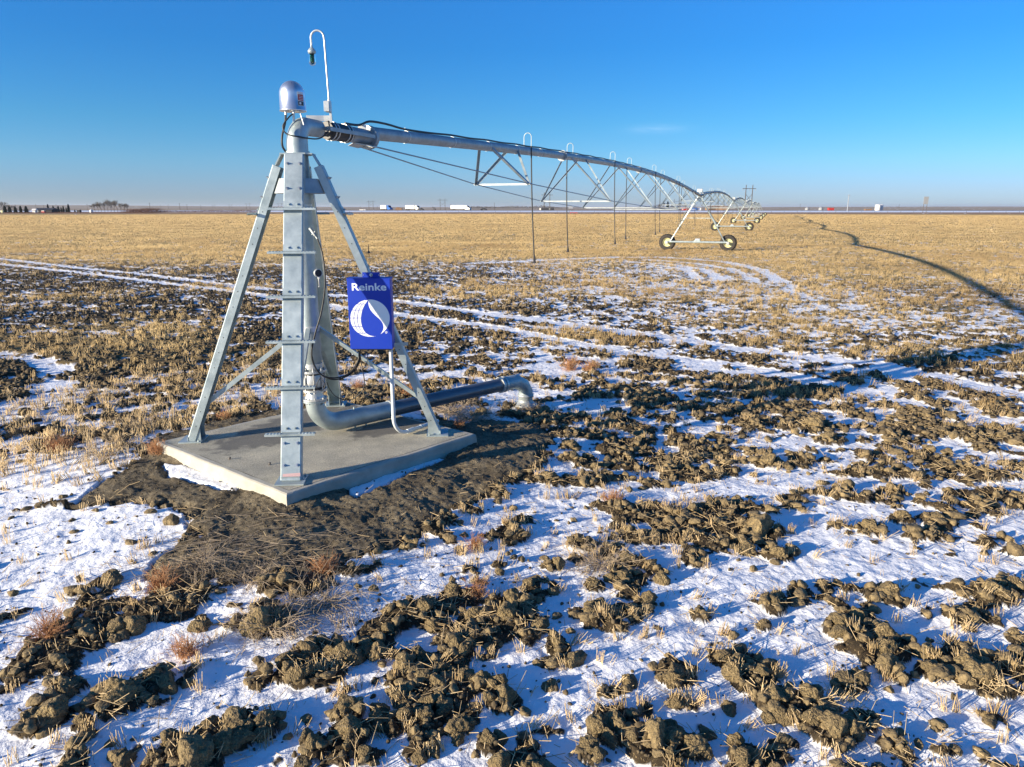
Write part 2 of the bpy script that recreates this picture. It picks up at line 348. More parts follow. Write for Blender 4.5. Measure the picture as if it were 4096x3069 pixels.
# ------------------------------------------------------------------ ground sheet
def radii():
    r = [1.2]
    while r[-1] < 30000:
        q = r[-1]; k = .05 if q < 3.0 else .0026 if q < 12 else .0036 if q < 32 else .006 if q < 70 else .012 if q < 420 else .05
        r.append(q*(1+k))
    return np.array(r)
rad = radii(); ang = np.concatenate([np.arange(-180, -48, 6.0), np.arange(-48, 48, .115), np.arange(48, 179, 6.0)])*math.pi/180
A_, R_ = np.meshgrid(ang, rad); gx = (R_*np.sin(A_)).ravel(); gy = (R_*np.cos(A_)).ravel()
print('ground verts', gx.size)
gz, gs, gg, gm, grel = terrain(gx, gy)
NA, NR = len(ang), len(rad)
def hills(x, y):
    r = np.hypot(x, y); t = x/np.maximum(y, 1)
    h = sst(1500, 7000, r)*(6+26*sst(-.15, -.75, t)*1+13*fbm(t*9+3, r/9000, 7, 3))
    h2 = 34*sst(.2, .6, t)*sst(9000, 20000, r)*fbm(t*6, r/9000, 9, 2)
    return np.where(y > 0, h+h2, 6)
gz = gz+np.where(R_.ravel() > 1400, hills(gx, gy)*sst(1400, 4000, R_.ravel())*.55, 0)
me = bpy.data.meshes.new('field_ground')
me.vertices.add(gx.size); me.vertices.foreach_set('co', np.stack([gx, gy, gz], 1).astype(np.float32).ravel())
i = np.arange(NR-1)[:, None]*NA; j = np.arange(NA)[None, :]; j2 = (j+1) % NA
q = np.stack([i+j, i+NA+j, i+NA+j2, i+j2], -1).reshape(-1, 4)[:, ::-1]
me.loops.add(q.size); me.loops.foreach_set('vertex_index', q.ravel().astype(np.int32))
me.polygons.add(len(q)); me.polygons.foreach_set('loop_start', np.arange(0, q.size, 4, dtype=np.int32)); me.polygons.foreach_set('loop_total', np.full(len(q), 4, np.int32))
me.update(calc_edges=True); me.polygons.foreach_set('use_smooth', np.ones(len(q), bool))
for nm, arr in (('snow', gs), ('gold', gg), ('mud', gm)):
    at_ = me.attributes.new(nm, 'FLOAT', 'POINT'); at_.data.foreach_set('value', arr.astype(np.float32))
gmat = bpy.data.materials.new('field'); gmat.use_nodes = True; n = gmat.node_tree; N = n.nodes; Lk = n.links
pb = N['Principled BSDF']; pb.inputs['Specular IOR Level'].default_value = .2
def attr(nm): a = N.new('ShaderNodeAttribute'); a.attribute_name = nm; return a.outputs['Fac']
def noise(scale, det=6, rough=.6, vec=None):
    k = N.new('ShaderNodeTexNoise'); k.inputs['Scale'].default_value = scale; k.inputs['Detail'].default_value = det; k.inputs['Roughness'].default_value = rough
    Lk.new(vec or geo.outputs['Position'], k.inputs['Vector']); return k.outputs[0]
def ramp(x, *st):
    k = N.new('ShaderNodeValToRGB'); cr = k.color_ramp
    while len(cr.elements) < len(st): cr.elements.new(.5)
    for e_, (p_, c_) in zip(cr.elements, st): e_.position = p_; e_.color = (*c_, 1)
    Lk.new(x, k.inputs[0]); return k.outputs[0]
def mix(f, a, b):
    k = N.new('ShaderNodeMix'); k.data_type = 'RGBA'
    if isinstance(f, float): k.inputs[0].default_value = f
    else: Lk.new(f, k.inputs[0])
    Lk.new(a, k.inputs[6]); Lk.new(b, k.inputs[7]); return k.outputs[2]
def math_(op, a, b=None, c=None):
    k = N.new('ShaderNodeMath'); k.operation = op; k.use_clamp = False
    for i_, v_ in enumerate((a, b, c)):
        if v_ is None: continue
        if isinstance(v_, (int, float)): k.inputs[i_].default_value = v_
        else: Lk.new(v_, k.inputs[i_])
    return k.outputs[0]
geo = N.new('ShaderNodeNewGeometry')
mpn = N.new('ShaderNodeMapping'); mpn.inputs['Scale'].default_value = (1, 1, 0); Lk.new(geo.outputs['Position'], mpn.inputs[0])
P2 = mpn.outputs[0]
soil = ramp(noise(9, 8, .7), (.3, (.030, .022, .015)), (.55, (.068, .050, .029)), (.75, (.16, .118, .062)))
strawspeck = ramp(noise(55, 3, .6), (.60, (0, 0, 0)), (.66, (1, 1, 1)))
k_ = N.new('ShaderNodeMix'); k_.data_type = 'RGBA'; Lk.new(math_('MULTIPLY', strawspeck, .55), k_.inputs[0]); Lk.new(soil, k_.inputs[6]); k_.inputs[7].default_value = (.38, .27, .13, 1); soil = k_.outputs[2]
gold_c = ramp(noise(.9, 8, .72, P2), (.30, (.20, .13, .055)), (.44, (.42, .29, .12)), (.60, (.66, .47, .195)), (.78, (.76, .57, .26)))
mudc = ramp(noise(16, 9, .78), (.32, (.07, .058, .042)), (.52, (.185, .155, .108)), (.68, (.31, .27, .195)))
snowc = ramp(noise(3, 4), (.3, (.88, .885, .90)), (.7, (.93, .93, .935)))
# distance zones: stubble to 380 m, ditch, snowy verge, road, prairie
sx = N.new('ShaderNodeSeparateXYZ'); Lk.new(geo.outputs['Position'], sx.inputs[0])
yy = math_('ADD', sx.outputs['Y'], math_('MULTIPLY', sx.outputs['X'], .06))
yy = math_('ADD', yy, math_('MULTIPLY', noise(.03, 3, .5, P2), 18))
base = mix(attr('gold'), soil, gold_c)
mudp = ramp(noise(2.3, 5, .6, P2), (.38, (.62, .60, .58)), (.62, (1.25, 1.2, 1.1)))
mm_ = N.new('ShaderNodeMix'); mm_.data_type = 'RGBA'; mm_.blend_type = 'MULTIPLY'; mm_.inputs[0].default_value = 1; Lk.new(mudc, mm_.inputs[6]); Lk.new(mudp, mm_.inputs[7]); mudc = mm_.outputs[2]
base = mix(attr('mud'), base, mudc)
ditch = ramp(noise(.12, 5, .7, P2), (.35, (.25, .15, .085)), (.65, (.44, .28, .15)))
prair = ramp(noise(.004, 5, .7, P2), (.35, (.24, .19, .14)), (.5, (.38, .29, .20)), (.68, (.52, .44, .35)))
def above(v, y0, s=3.0): return N_clamp(math_('DIVIDE', math_('SUBTRACT', v, y0), s))
def N_clamp(x):
    k = N.new('ShaderNodeClamp'); Lk.new(x, k.inputs[0]); return k.outputs[0]
base = mix(above(yy, 385, 8), base, ditch); 
base = mix(above(yy, 760, 30), base, prair)
sn = N.new('ShaderNodeMath')
base = mix(N_clamp(math_('MULTIPLY', attr('snow'), 1.0)), base, snowc)
Lk.new(base, pb.inputs['Base Color'])
rg = ramp(attr('snow'), (0, (.95,)*3), (1, (.55,)*3)); Lk.new(rg, pb.inputs['Roughness'])
bsoil = math_('MULTIPLY', math_('ADD', noise(30, 8, .75), math_('MULTIPLY', noise(150, 4), .3)), .035)
bsnow = math_('MULTIPLY', math_('ADD', math_('MULTIPLY', noise(45, 5, .6), .35), math_('MULTIPLY', noise(14, 3), 1.0)), .016)
bmf = N.new('ShaderNodeMix'); bmf.data_type = 'FLOAT'; Lk.new(attr('snow'), bmf.inputs[0]); Lk.new(bsoil, bmf.inputs[2]); Lk.new(bsnow, bmf.inputs[3])
bgold = math_('MULTIPLY', noise(2.2, 8, .75, P2), .25)
bm2 = math_('ADD', bmf.outputs[0], math_('MULTIPLY', bgold, attr('gold')))
bp = N.new('ShaderNodeBump'); bp.inputs['Distance'].default_value = 1.0; bp.inputs['Strength'].default_value = .9
Lk.new(bm2, bp.inputs['Height']); Lk.new(bp.outputs[0], pb.inputs['Normal'])
me.materials.append(gmat)
tag(link('ground', me), 'stubble field with snow patches reaching to the horizon', kind='structure')
# ------------------------------------------------------------------ fast mesh from numpy
def npmesh(name, V, Fc, mtl, smooth=False):
    m_ = bpy.data.meshes.new(name); V = np.asarray(V, np.float32); Fc = np.asarray(Fc, np.int32); k = Fc.shape[1]
    m_.vertices.add(len(V)); m_.vertices.foreach_set('co', V.ravel())
    m_.loops.add(Fc.size); m_.loops.foreach_set('vertex_index', Fc.ravel())
    m_.polygons.add(len(Fc)); m_.polygons.foreach_set('loop_start', np.arange(0, Fc.size, k, dtype=np.int32)); m_.polygons.foreach_set('loop_total', np.full(len(Fc), k, np.int32))
    m_.update(calc_edges=True)
    if smooth: m_.polygons.foreach_set('use_smooth', np.ones(len(Fc), bool))
    m_.materials.append(mtl); return m_
# ------------------------------------------------------------------ clods
import bmesh
def ico(sub):
    b_ = bmesh.new(); bmesh.ops.create_icosphere(b_, subdivisions=sub, radius=1); v = np.array([p.co[:] for p in b_.verts]); f = np.array([[q_.index for q_ in t.verts] for t in b_.faces]); b_.free(); return v, f
def rock(sub, seed, lo=.42, npl=14):
    v, f = ico(sub); rg_ = np.random.default_rng(seed); v = v.copy()
    # faceted block: clip by random planes, then roughen
    rad_ = np.ones(len(v))
    for k in range(npl):
        nrm = rg_.normal(size=3); nrm /= np.linalg.norm(nrm); off = rg_.uniform(lo, .95); d = v@nrm
        rad_ = np.minimum(rad_, np.where(d > .05, off/np.maximum(d, .05), 9))
    sx_ = rg_.uniform(0, 50)
    a_, b2, c_ = v[:, 0], v[:, 1], v[:, 2]
    rad_ *= 1+.22*(fbm(a_*2.2+sx_, b2*2.2+c_*1.7, seed, 4, .6)-.5)+.16*(fbm(c_*3.5+sx_, a_*3.1-b2*2.7, seed+3, 4, .65)-.5)+.12*(wor(a_*3+c_*2+sx_, b2*3-c_*2, seed)-.4)
    rad_ *= 1+.10*(wor(a_*5.5+c_*3+sx_, b2*5.5-c_*4, seed+9)-.35)
    if sub >= 4: rad_ *= 1+.16*(fbm(a_*9+sx_, b2*9+c_*8, seed+5, 3, .65)-.5)
    v = v*rad_[:, None]*np.array([rg_.uniform(.85, 1.3), rg_.uniform(.75, 1.1), rg_.uniform(.7, 1.05)])
    return v, f
rockmesh = []
for k in range(10):
    v, f = rock(4 if k < 6 else 3, 100+k); rockmesh.append(npmesh('clod', v, f, M['soil'], True))
def zat(x, y):
    x = np.atleast_1d(np.asarray(x, float)); y = np.atleast_1d(np.asarray(y, float)); return terrain(x, y)
LAB = {0: 'large rough clod of earth in front of the pad beside upright straws', 1: 'big rounded clod of earth in snow at the bottom left', 3: 'broad blocky clod cut by the bottom edge, left of centre', 15: 'tall peaked clod standing at the bottom centre right', 16: 'cone shaped clod beside the tall peaked clod at the bottom', 14: 'tall clod at the snow edge above the cone shaped clod', 30: 'smooth pale oval clod near the right edge in straw', 32: 'squarish clod left of a slightly smaller clod in the lower right', 34: 'large lumpy clod just below the two squarish clods at lower right', 45: 'long split clod in the middle of the right snow field', 25: 'large clod behind stubble at the right edge', 11: 'egg shaped upright clod in a dark hollow left of centre', 13: 'rounded clod at the lower edge of a heap near the bottom middle', 4: 'wide low clod in the snow at left', 27: 'round clod on a clump in the right foreground snow', 51: 'lone upright clod standing behind the supply pipe'}
cand = []
for k, (x, y, r) in enumerate(BIGW): cand.append((x, y, r, k))
NC = 9000
NC = 24000; th_ = RNG.uniform(-R(41), R(41), NC); rr_ = 3.3+(15-3.3)*RNG.uniform(0, 1, NC)**1.0
xx, yy_ = rr_*np.sin(th_), rr_*np.cos(th_)
z, s_, g_, m_, rel = zat(xx, yy_)
ok = ((s_ < .3) | (RNG.uniform(0, 1, NC) < .035)) & (m_ < .25) & ((rel > .005) | (s_ > .3)) & (g_ < .5) & (poly_sd(xx, yy_, [tuple(p)[:2] for p in slab]) < -.4)
xx, yy_, z, rel, rr_ = xx[ok], yy_[ok], z[ok], rel[ok], rr_[ok]
size = .014+.048*RNG.uniform(0, 1, len(xx))**2.0+.035*(RNG.uniform(0, 1, len(xx)) < .10)
show = np.argsort(-size/rr_)
indiv = list(show[:225]); rest = list(show[225:])
zb = zat([c[0] for c in cand], [c[1] for c in cand])[0]
allc = [(x, y, zb[i], r, k) for i, (x, y, r, k) in enumerate(cand)]+[(xx[i], yy_[i], z[i], size[i]*1.15, -1) for i in indiv]
for q_, (x, y, z_, r, k) in enumerate(allc):
    o = link('soil_clod', rockmesh[random.randrange(6) if r > .05 else random.randrange(10)])
    o.location = (x, y, z_+r*.10); o.rotation_euler = (random.uniform(-.6, .6), random.uniform(-.6, .6), random.uniform(0, 6.3)); o.scale = (r*1.05, r*1.05, r*random.uniform(.9, 1.12))
    if k == 51: o.scale = (r, r*.8, r*1.5)
    if k in (15, 16): o.scale = (r*.95, r*.95, r*1.3)
    tag(o, LAB.get(k, 'rough brown clod of ploughed earth lying in the snowy field'), 'soil clod', 'clods of earth turned up by ploughing')
def scatter(name, pts, protos, mtl):                 # pts: x,y,z,r
    Vs = []; Fs = []; off = 0
    for c, (v, f) in enumerate(protos):
        p = pts[c::len(protos)]
        if not len(p): continue
        n_ = len(p); a_ = RNG.uniform(0, 6.28, n_); ca, sa = np.cos(a_)[:, None], np.sin(a_)[:, None]
        sc = p[:, 3][:, None]; sx_ = RNG.uniform(.8, 1.25, (n_, 1))
        X = (v[None, :, 0]*ca-v[None, :, 1]*sa)*sc*sx_+p[:, 0][:, None]; Y = (v[None, :, 0]*sa+v[None, :, 1]*ca)*sc+p[:, 1][:, None]; Z = v[None, :, 2]*sc*RNG.uniform(.7, 1.1, (n_, 1))+p[:, 2][:, None]
        Vs.append(np.stack([X, Y, Z], -1).reshape(-1, 3)); Fs.append((f[None]+(np.arange(n_)*len(v))[:, None, None]+off).reshape(-1, 3)); off += n_*len(v)
    return npmesh(name, np.concatenate(Vs), np.concatenate(Fs), mtl, False)
sm_pts = np.array([(xx[i], yy_[i], z[i]+size[i]*.2, size[i]) for i in rest])
# far clods
NC = 60000
th_ = RNG.uniform(-R(41), R(41), NC); rf = 12+(46-12)*RNG.uniform(0, 1, NC)**1.1
xf, yf = rf*np.sin(th_), rf*np.cos(th_); zf, sf, gf, mf, relf = zat(xf, yf)
ok = (sf < .4) & (mf < .3) & (gf < .75) & (poly_sd(xf, yf, [tuple(p)[:2] for p in slab]) < -.5) & (RNG.uniform(0, 1, NC) > gf*.8)
szf = .025+.048*RNG.uniform(0, 1, NC)**2
far_pts = np.stack([xf, yf, zf+szf*.2, szf], 1)[ok]
pr2 = [rock(2, 300+k, .38, 10) for k in range(6)]; pr1 = [rock(1, 400+k, .4, 8) for k in range(6)]; pr3 = [rock(3, 350+k, .42, 10) for k in range(4)]
big_ = sm_pts[sm_pts[:, 3] > .035]; sml = sm_pts[sm_pts[:, 3] <= .035]
scl = scatter('small_clods', big_, pr3, M['soil_mid']); tag(link('small_clods', scl), 'small crumbled clods lying between the large ones in the foreground', 'soil clods', kind='stuff')
# crumbs: many tiny ones on every bare patch
NC = 52000
th_ = RNG.uniform(-R(41), R(41), NC); rc = 3.3+(13-3.3)*RNG.uniform(0, 1, NC)
xc, yc = rc*np.sin(th_), rc*np.cos(th_); zc, sc_, gc, mc, relc = zat(xc, yc)
ok = ((sc_ < .5) | (RNG.uniform(0, 1, NC) < .05)) & (poly_sd(xc, yc, [tuple(p)[:2] for p in slab]) < -.02) & (RNG.uniform(0, 1, NC) > mc*.35)
szc = .005+.017*RNG.uniform(0, 1, NC)**2
crumbs = np.stack([xc, yc, zc+szc*.2, szc*(1-.3*mc)], 1)[ok]
tag(link('soil_crumbs', scatter('soil_crumbs', np.concatenate([sml, crumbs]), pr2, M['soil_dark'])), 'fine crumbs of soil on the bare patches', 'soil crumbs', kind='stuff')
tag(link('distant_clods', scatter('distant_clods', far_pts, pr1, M['soil_dark'])), 'dark clods covering the ploughed ground beyond the pad', 'soil clods', kind='stuff')
print('clods', len(allc), len(sm_pts), len(far_pts), len(crumbs))
# ------------------------------------------------------------------ straws
def straws(base, tip, rad_, n=3):                    # arrays (N,3),(N,3),(N,)
    d = tip-base; L_ = np.linalg.norm(d, axis=1, keepdims=True); d = d/L_
    ref = np.where(np.abs(d[:, 2:3]) > .8, np.array([[1., 0, 0]]), np.array([[0, 0, 1.]])); u = np.cross(d, ref); u /= np.linalg.norm(u, axis=1, keepdims=True); v = np.cross(d, u)
    N_ = len(base); V = np.zeros((N_, 2*n, 3))
    for k in range(n):
        a_ = 2*math.pi*k/n; o_ = (u*math.cos(a_)+v*math.sin(a_))*rad_[:, None]; V[:, k] = base+o_; V[:, n+k] = tip+o_*.85
    f = np.array([[k, (k+1) % n, n+(k+1) % n, n+k] for k in range(n)]); 
    return V.reshape(-1, 3), (f[None]+(np.arange(N_)*2*n)[:, None, None]).reshape(-1, 4)
def tufts(N0, r0, r1, rp, per, hgt, wid, spread, pw, test, lean=.22):
    t_ = RNG.uniform(-R(42), R(42), N0); r_ = r0+(r1-r0)*RNG.uniform(0, 1, N0)**pw
    x = r_*np.sin(t_); y = r_*np.cos(t_)
    # snap to drill rows about 0.3 m apart, following the plough arc
    rr = np.hypot(x-2, y+2); q_ = np.round(rr/rp)*rp; x = 2+(x-2)*q_/rr; y = -2+(y+2)*q_/rr
    zz, s, g_, m, rel = zat(x, y); ok = test(x, y, zz, s, g_, m, rel)
    x, y, zz, g_ = x[ok], y[ok], zz[ok], g_[ok]; k = len(x)
    n_ = per; X = np.repeat(x, n_)+RNG.normal(0, spread, k*n_); Y = np.repeat(y, n_)+RNG.normal(0, spread, k*n_)*.8; Z = np.repeat(zz, n_)-.01
    h = hgt*RNG.uniform(.45, 1.1, k*n_); tl = np.repeat(RNG.normal(0, lean, (k, 2)), n_, 0)+RNG.normal(0, lean*.6, (k*n_, 2))
    # some tufts are knocked flat
    fl = np.repeat(RNG.uniform(0, 1, k) < .15, n_); tl[fl] = tl[fl]*3+.8
    b_ = np.stack([X, Y, Z], 1); dv = np.stack([tl[:, 0], tl[:, 1], np.ones(k*n_)], 1); dv /= np.linalg.norm(dv, axis=1, keepdims=True)
    return b_, b_+dv*h[:, None], np.full(k*n_, wid)*RNG.uniform(.7, 1.3, k*n_)
slabP = [tuple(p)[:2] for p in slab]
def t_near(x, y, z, s, g_, m, rel): return (m < .4) & (poly_sd(x, y, slabP) < -.1) & (RNG.uniform(0, 1, len(x)) < np.where(np.abs(rel) < .035, .7, np.where(rel > 0, .20, .13))*(.55+.9*(fbm(x*.8, y*.8, 111) > .5)))
def t_mid(x, y, z, s, g_, m, rel): return (m < .4) & (poly_sd(x, y, slabP) < -.3) & (RNG.uniform(0, 1, len(x)) < np.clip(.22+.8*g_-.14*sst(3, -3, x)*(1-g_), 0, 1)*(1-.88*s)*(.35+1.1*sst(.38, .6, fbm(x*.6, y*.6, 112))))
def t_far(x, y, z, s, g_, m, rel): return (y+.06*x < 388) & (s < .5)
sets = []
def t_left(x, y, z, s, g_, m, rel): return (x < -3.2) & (m < .2) & (y > 8.2) & (y < 15.5) & (poly_sd(x, y, slabP) < -.1) & (fbm(x*.9, y*.9, 113) > .45)
sets.append(('foreground_stubble', 'cut straw stubble sticking up through snow in the foreground', [tufts(3800, 8, 17, .3, 12, .17, .0034, .035, .9, t_left, .2), tufts(4600, 3.3, 15, .28, 13, .13, .0026, .022, .9, t_near), tufts(9000, 3.3, 15, .28, 2, .09, .0024, .03, .9, t_near, .4)]))
sets.append(('field_stubble', 'golden stubble tufts over the middle of the field', [tufts(26000, 13, 36, .3, 9, .16, .0042, .04, .85, t_mid), tufts(46000, 30, 75, .3, 6, .16, .0065, .07, .8, t_mid)]))
sets.append(('distant_stubble', 'pale gold stubble of the far field', [tufts(60000, 70, 170, .35, 4, .16, .016, .2, .9, t_mid), tufts(80000, 160, 392, .5, 2, .19, .06, .3, .8, t_far)]))
# litter lying flat
NL = 52000; t_ = RNG.uniform(-R(42), R(42), NL); r_ = 3.2+(17-3.2)*RNG.uniform(0, 1, NL)**.95; x = r_*np.sin(t_); y = r_*np.cos(t_); zz, s, g_, m, rel = zat(x, y)
pat = fbm(x*1.7, y*1.7, 121, 3)
ok = (poly_sd(x, y, slabP) < -.05) & (RNG.uniform(0, 1, NL) < np.where(s > .5, .035, .25+.9*sst(.5, .68, pat))*(1-.93*m)*(1+.5*sst(2, 6, x)))
x, y, zz = x[ok], y[ok], zz[ok]; k = len(x); a_ = RNG.uniform(0, 6.28, k); ln = RNG.uniform(.04, .17, k); dz_ = RNG.normal(.10, .28, k)
b_ = np.stack([x, y, zz+.012+RNG.uniform(0, .02, k)], 1); tp = b_+np.stack([np.cos(a_), np.sin(a_), dz_], 1)*ln[:, None]
sets.append(('loose_straw', 'loose straws scattered flat over soil and snow', [(b_, tp, RNG.uniform(.0019, .0034, k))]))
for nm, lab, ls in sets:
    V, Fc = straws(np.concatenate([l[0] for l in ls]), np.concatenate([l[1] for l in ls]), np.concatenate([l[2] for l in ls]))
    print(nm, len(V)//6); tag(link(nm, npmesh(nm, V, Fc, M['straw_far' if nm != 'foreground_stubble' and nm != 'loose_straw' else 'straw'])), lab, 'stubble' if 'straw' not in nm else 'straw', kind='stuff')
# ------------------------------------------------------------------ weeds: dry tufts and thrown heaps
def weed_mesh(seed, n_=90, h=.2, spread=.08, rad_=.0018, flat=.0, br=3):
    rg_ = np.random.default_rng(seed); B = []; T_ = []; W = []
    for k in range(n_):
        a_ = rg_.uniform(0, 6.28); out = rg_.uniform(.1, 1.0)+flat; p = np.array([rg_.normal(0, spread*.3), rg_.normal(0, spread*.3), 0.])
        L_ = h*rg_.uniform(.5, 1.15); d = np.array([math.cos(a_)*out, math.sin(a_)*out, 1.0-flat*.6]); d /= np.linalg.norm(d)
        for s in range(br):
            q_ = p+d*L_/br; B.append(p); T_.append(q_); W.append(rad_*(1-.2*s)); 
            if s:
                for _ in range(2):
                    dd = d+rg_.normal(0, .6, 3); dd /= np.linalg.norm(dd); B.append(p); T_.append(p+dd*L_*.22); W.append(rad_*.6)
            d = d+rg_.normal(0, .22, 3)-np.array([0, 0, .1+.1*flat]); d /= np.linalg.norm(d); p = q_
    return straws(np.array(B), np.array(T_), np.array(W))
WM = [npmesh('weed', *weed_mesh(900+k, 110, .17, .12), M['weed']) for k in range(3)]+[npmesh('weed', *weed_mesh(950, 60, .26, .2, .0015, .5, 4), M['weed_grey'])]+[npmesh('weed', *weed_mesh(960, 70, .42, .12, .0022, .8, 5), M['weed_grey'])]
WD = [(640, 1855, 1.3, 0, 'orange brown weed tuft at the left corner of the concrete pad'), (1300, 2300, 1.2, 1, 'reddish feathery weed on the snow edge below the pad'), (650, 2350, 1.3, 2, 'brown bushy weed at the mud edge left of the pad front'), (440, 1830, 2.0, 3, 'thin grey brown weed bush in snow left of the pad'), (560, 1720, 1.7, 3, 'spindly weed bush beside the left tower leg'), (250, 1800, 1.7, 1, 'weed clump on the left behind the snow drift'), (1700, 1640, 1.6, 0, 'golden brown weed behind the pad beside the right leg'), (1800, 1660, 1.8, 4, 'tangled dry weed under the supply pipe'), (1880, 1690, 1.5, 4, 'low dark tangle of stems right of the supply pipe weed'), (1840, 1740, 1.0, 0, 'small rusty weed at the right corner of the pad'), (2280, 1460, 1.9, 0, 'wide orange weed patch in snow beyond the pipe elbow'), (2360, 1470, 1.6, 1, 'second orange weed beside the wide patch beyond the elbow'), (1250, 1740, 0.0, 0, ''), (1640, 1590, 1.5, 1, 'orange grass weed seen between the tower legs'), (2130, 1630, 1.0, 3, 'dry stems round the foot of the pipe elbow'), (900, 1690, 1.0, 2, 'rusty weed line along the back edge of the pad'), (1900, 2180, 1.0, 1, 'small red weed on snow right of the pad mud'), (2450, 1990, 1.1, 2, 'rusty weed among clods right of the mud patch'), (750, 2590, 1.2, 1, 'orange weed in the dark clods at left'), (200, 2520, 1.4, 2, 'orange weed at the left edge foreground'), (1440, 1560, 1.3, 0, 'weed at the back right of the pad'), (1100, 2500, 1.3, 4, 'tall straw stems beside the large clod'), (1290, 2400, 1.5, 4, 'spread of straw stems on the snow right of the large clod'), (1900, 2360, 1.1, 1, 'rusty weed bending over a clod in the centre foreground'), (2400, 2230, 1.2, 4, 'yellow straw stems heaped on a clod'), (1000, 2330, 1.0, 4, 'flattened dead stems on the mud below the pad'), (800, 2290, 1.0, 4, 'dead grey stems at the left part of the mud')]
for (px, py, sc, k, lab) in WD:
    if sc <= 0: continue
    p = gnd(px, py+10, .08); z_ = float(zat(p.x, p.y)[0][0]); o = link('dry_weed', WM[k]); o.location = (p.x, p.y, z_-.01); o.rotation_euler = (0, 0, random.uniform(0, 6)); o.scale = (sc,)*3
    tag(o, lab, 'weed', 'dry weeds round the pad')
# twigs lying on the mud
B = []; T_ = []
for k in range(330):
    px, py = random.gauss(950, 330), random.gauss(2260, 60)
    p = gnd(px, py, .06); a_ = random.gauss(.25, .6); L_ = random.uniform(.08, .34); z_ = float(zat(p.x, p.y)[0][0])+.02
    B.append((p.x, p.y, z_)); T_.append((p.x+L_*math.cos(a_), p.y+L_*math.sin(a_), z_+random.uniform(-.01, .04)))
V, Fc = straws(np.array(B), np.array(T_), np.full(len(B), .0022)); tag(link('dead_stems', npmesh('dead_stems', V, Fc, M['weed_grey'])), 'dead stems strewn over the mud in front of the pad', 'dead stems', kind='stuff')
exec_pos = None
# ================================================================== concrete pad
def grid_slab():
    t = thing('concrete_pad', 'square grey concrete pad with brushed top under the pivot tower', 'concrete pad', tuple(sum((p for p in slab), Vector())/4)[:2]+(0,))
    c = sum((p for p in slab), Vector())/4
    cen = Vector((c.x, c.y, 0))
    def ins(d, z): return [Vector((p.x, p.y, 0))+(Vector((c.x, c.y, 0))-Vector((p.x, p.y, 0))).normalized()*d*1.41+Vector((0, 0, z)) for p in slab]
    mb = MB(); rings = [(-.012, -.2), (-.004, PAD-.10), (0, PAD-.035), (.008, PAD-.014), (.026, PAD-.003), (.085, PAD-.002)]
    # wavy sides
    K = 40; vs = []; fs = []
    for (d, z) in rings:
        P = ins(d, z)
        for s in range(4):
            a_, b_ = P[s], P[(s+1) % 4]
            for k in range(K):
                q_ = a_.lerp(b_, k/K); nn = (b_-a_).normalized(); nn = Vector((-nn.y, nn.x, 0)); w_ = .004*math.sin(k*.5+s)+.0015*math.sin(k*1.3+z*20)
                vs.append(q_-nn*w_*(1 if k else 0)-cen)
    n_ = 4*K
    for r in range(len(rings)-1):
        for k in range(n_): fs.append((r*n_+k, r*n_+(k+1) % n_, (r+1)*n_+(k+1) % n_, (r+1)*n_+k))
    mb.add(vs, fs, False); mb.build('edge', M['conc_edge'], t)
    # brushed top
    m = M['conc']; 
    top = MB(); P = [p-cen for p in ins(.085, PAD+.001)]
    top.add(P, [(0, 1, 2, 3)]); o = top.build('top_face', m, t)
    # shallow tooled groove + two stubs of rebar
    st = MB()
    for px, py in ((918, 1838), (1078, 1860)):
        p = gnd(px, py, PAD)-cen; st.tube([p, p+Vector((.01, 0, .03))], .012, 8)
    st.build('anchor_stub', M['wood_pole'], t)
    return t
grid_slab()
m = M['conc']; n = m.node_tree; b = n.nodes['Principled BSDF']
# brushed lines + damp stains
tc = n.nodes.new('ShaderNodeTexCoord'); wv = n.nodes.new('ShaderNodeTexWave'); wv.wave_type = 'BANDS'; wv.bands_direction = 'X'
mp = n.nodes.new('ShaderNodeMapping'); mp.inputs['Rotation'].default_value = (0, 0, R(47)); n.links.new(tc.outputs['Object'], mp.inputs[0]); n.links.new(mp.outputs[0], wv.inputs[0])
wv.inputs['Scale'].default_value = 14; wv.inputs['Distortion'].default_value = 6; wv.inputs['Detail'].default_value = 4
bp = [x for x in n.nodes if x.type == 'BUMP'][0]; old = bp.inputs['Height'].links[0].from_socket
ad = n.nodes.new('ShaderNodeMath'); ad.operation = 'MULTIPLY_ADD'; n.links.new(wv.outputs[1], ad.inputs[0]); ad.inputs[1].default_value = 1.1; n.links.new(old, ad.inputs[2]); n.links.new(ad.outputs[0], bp.inputs['Height'])
cen = sum((p for p in slab), Vector())/4
src = b.inputs['Base Color'].links[0].from_socket
for sc_, lo_, hi_ in ((55, .72, 1.12), (1.1, .84, 1.1)):
    nz = n.nodes.new('ShaderNodeTexNoise'); nz.inputs['Scale'].default_value = sc_; nz.inputs['Detail'].default_value = 6; n.links.new(tc.outputs['Object'], nz.inputs[0])
    cr = n.nodes.new('ShaderNodeValToRGB'); cr.color_ramp.elements[0].position = .35; cr.color_ramp.elements[0].color = (lo_,)*3+(1,); cr.color_ramp.elements[1].position = .65; cr.color_ramp.elements[1].color = (hi_, hi_*.99, hi_*.96, 1); n.links.new(nz.outputs[0], cr.inputs[0])
    mx = n.nodes.new('ShaderNodeMix'); mx.data_type = 'RGBA'; mx.blend_type = 'MULTIPLY'; mx.inputs[0].default_value = 1; n.links.new(src, mx.inputs[6]); n.links.new(cr.outputs[0], mx.inputs[7]); src = mx.outputs[2]
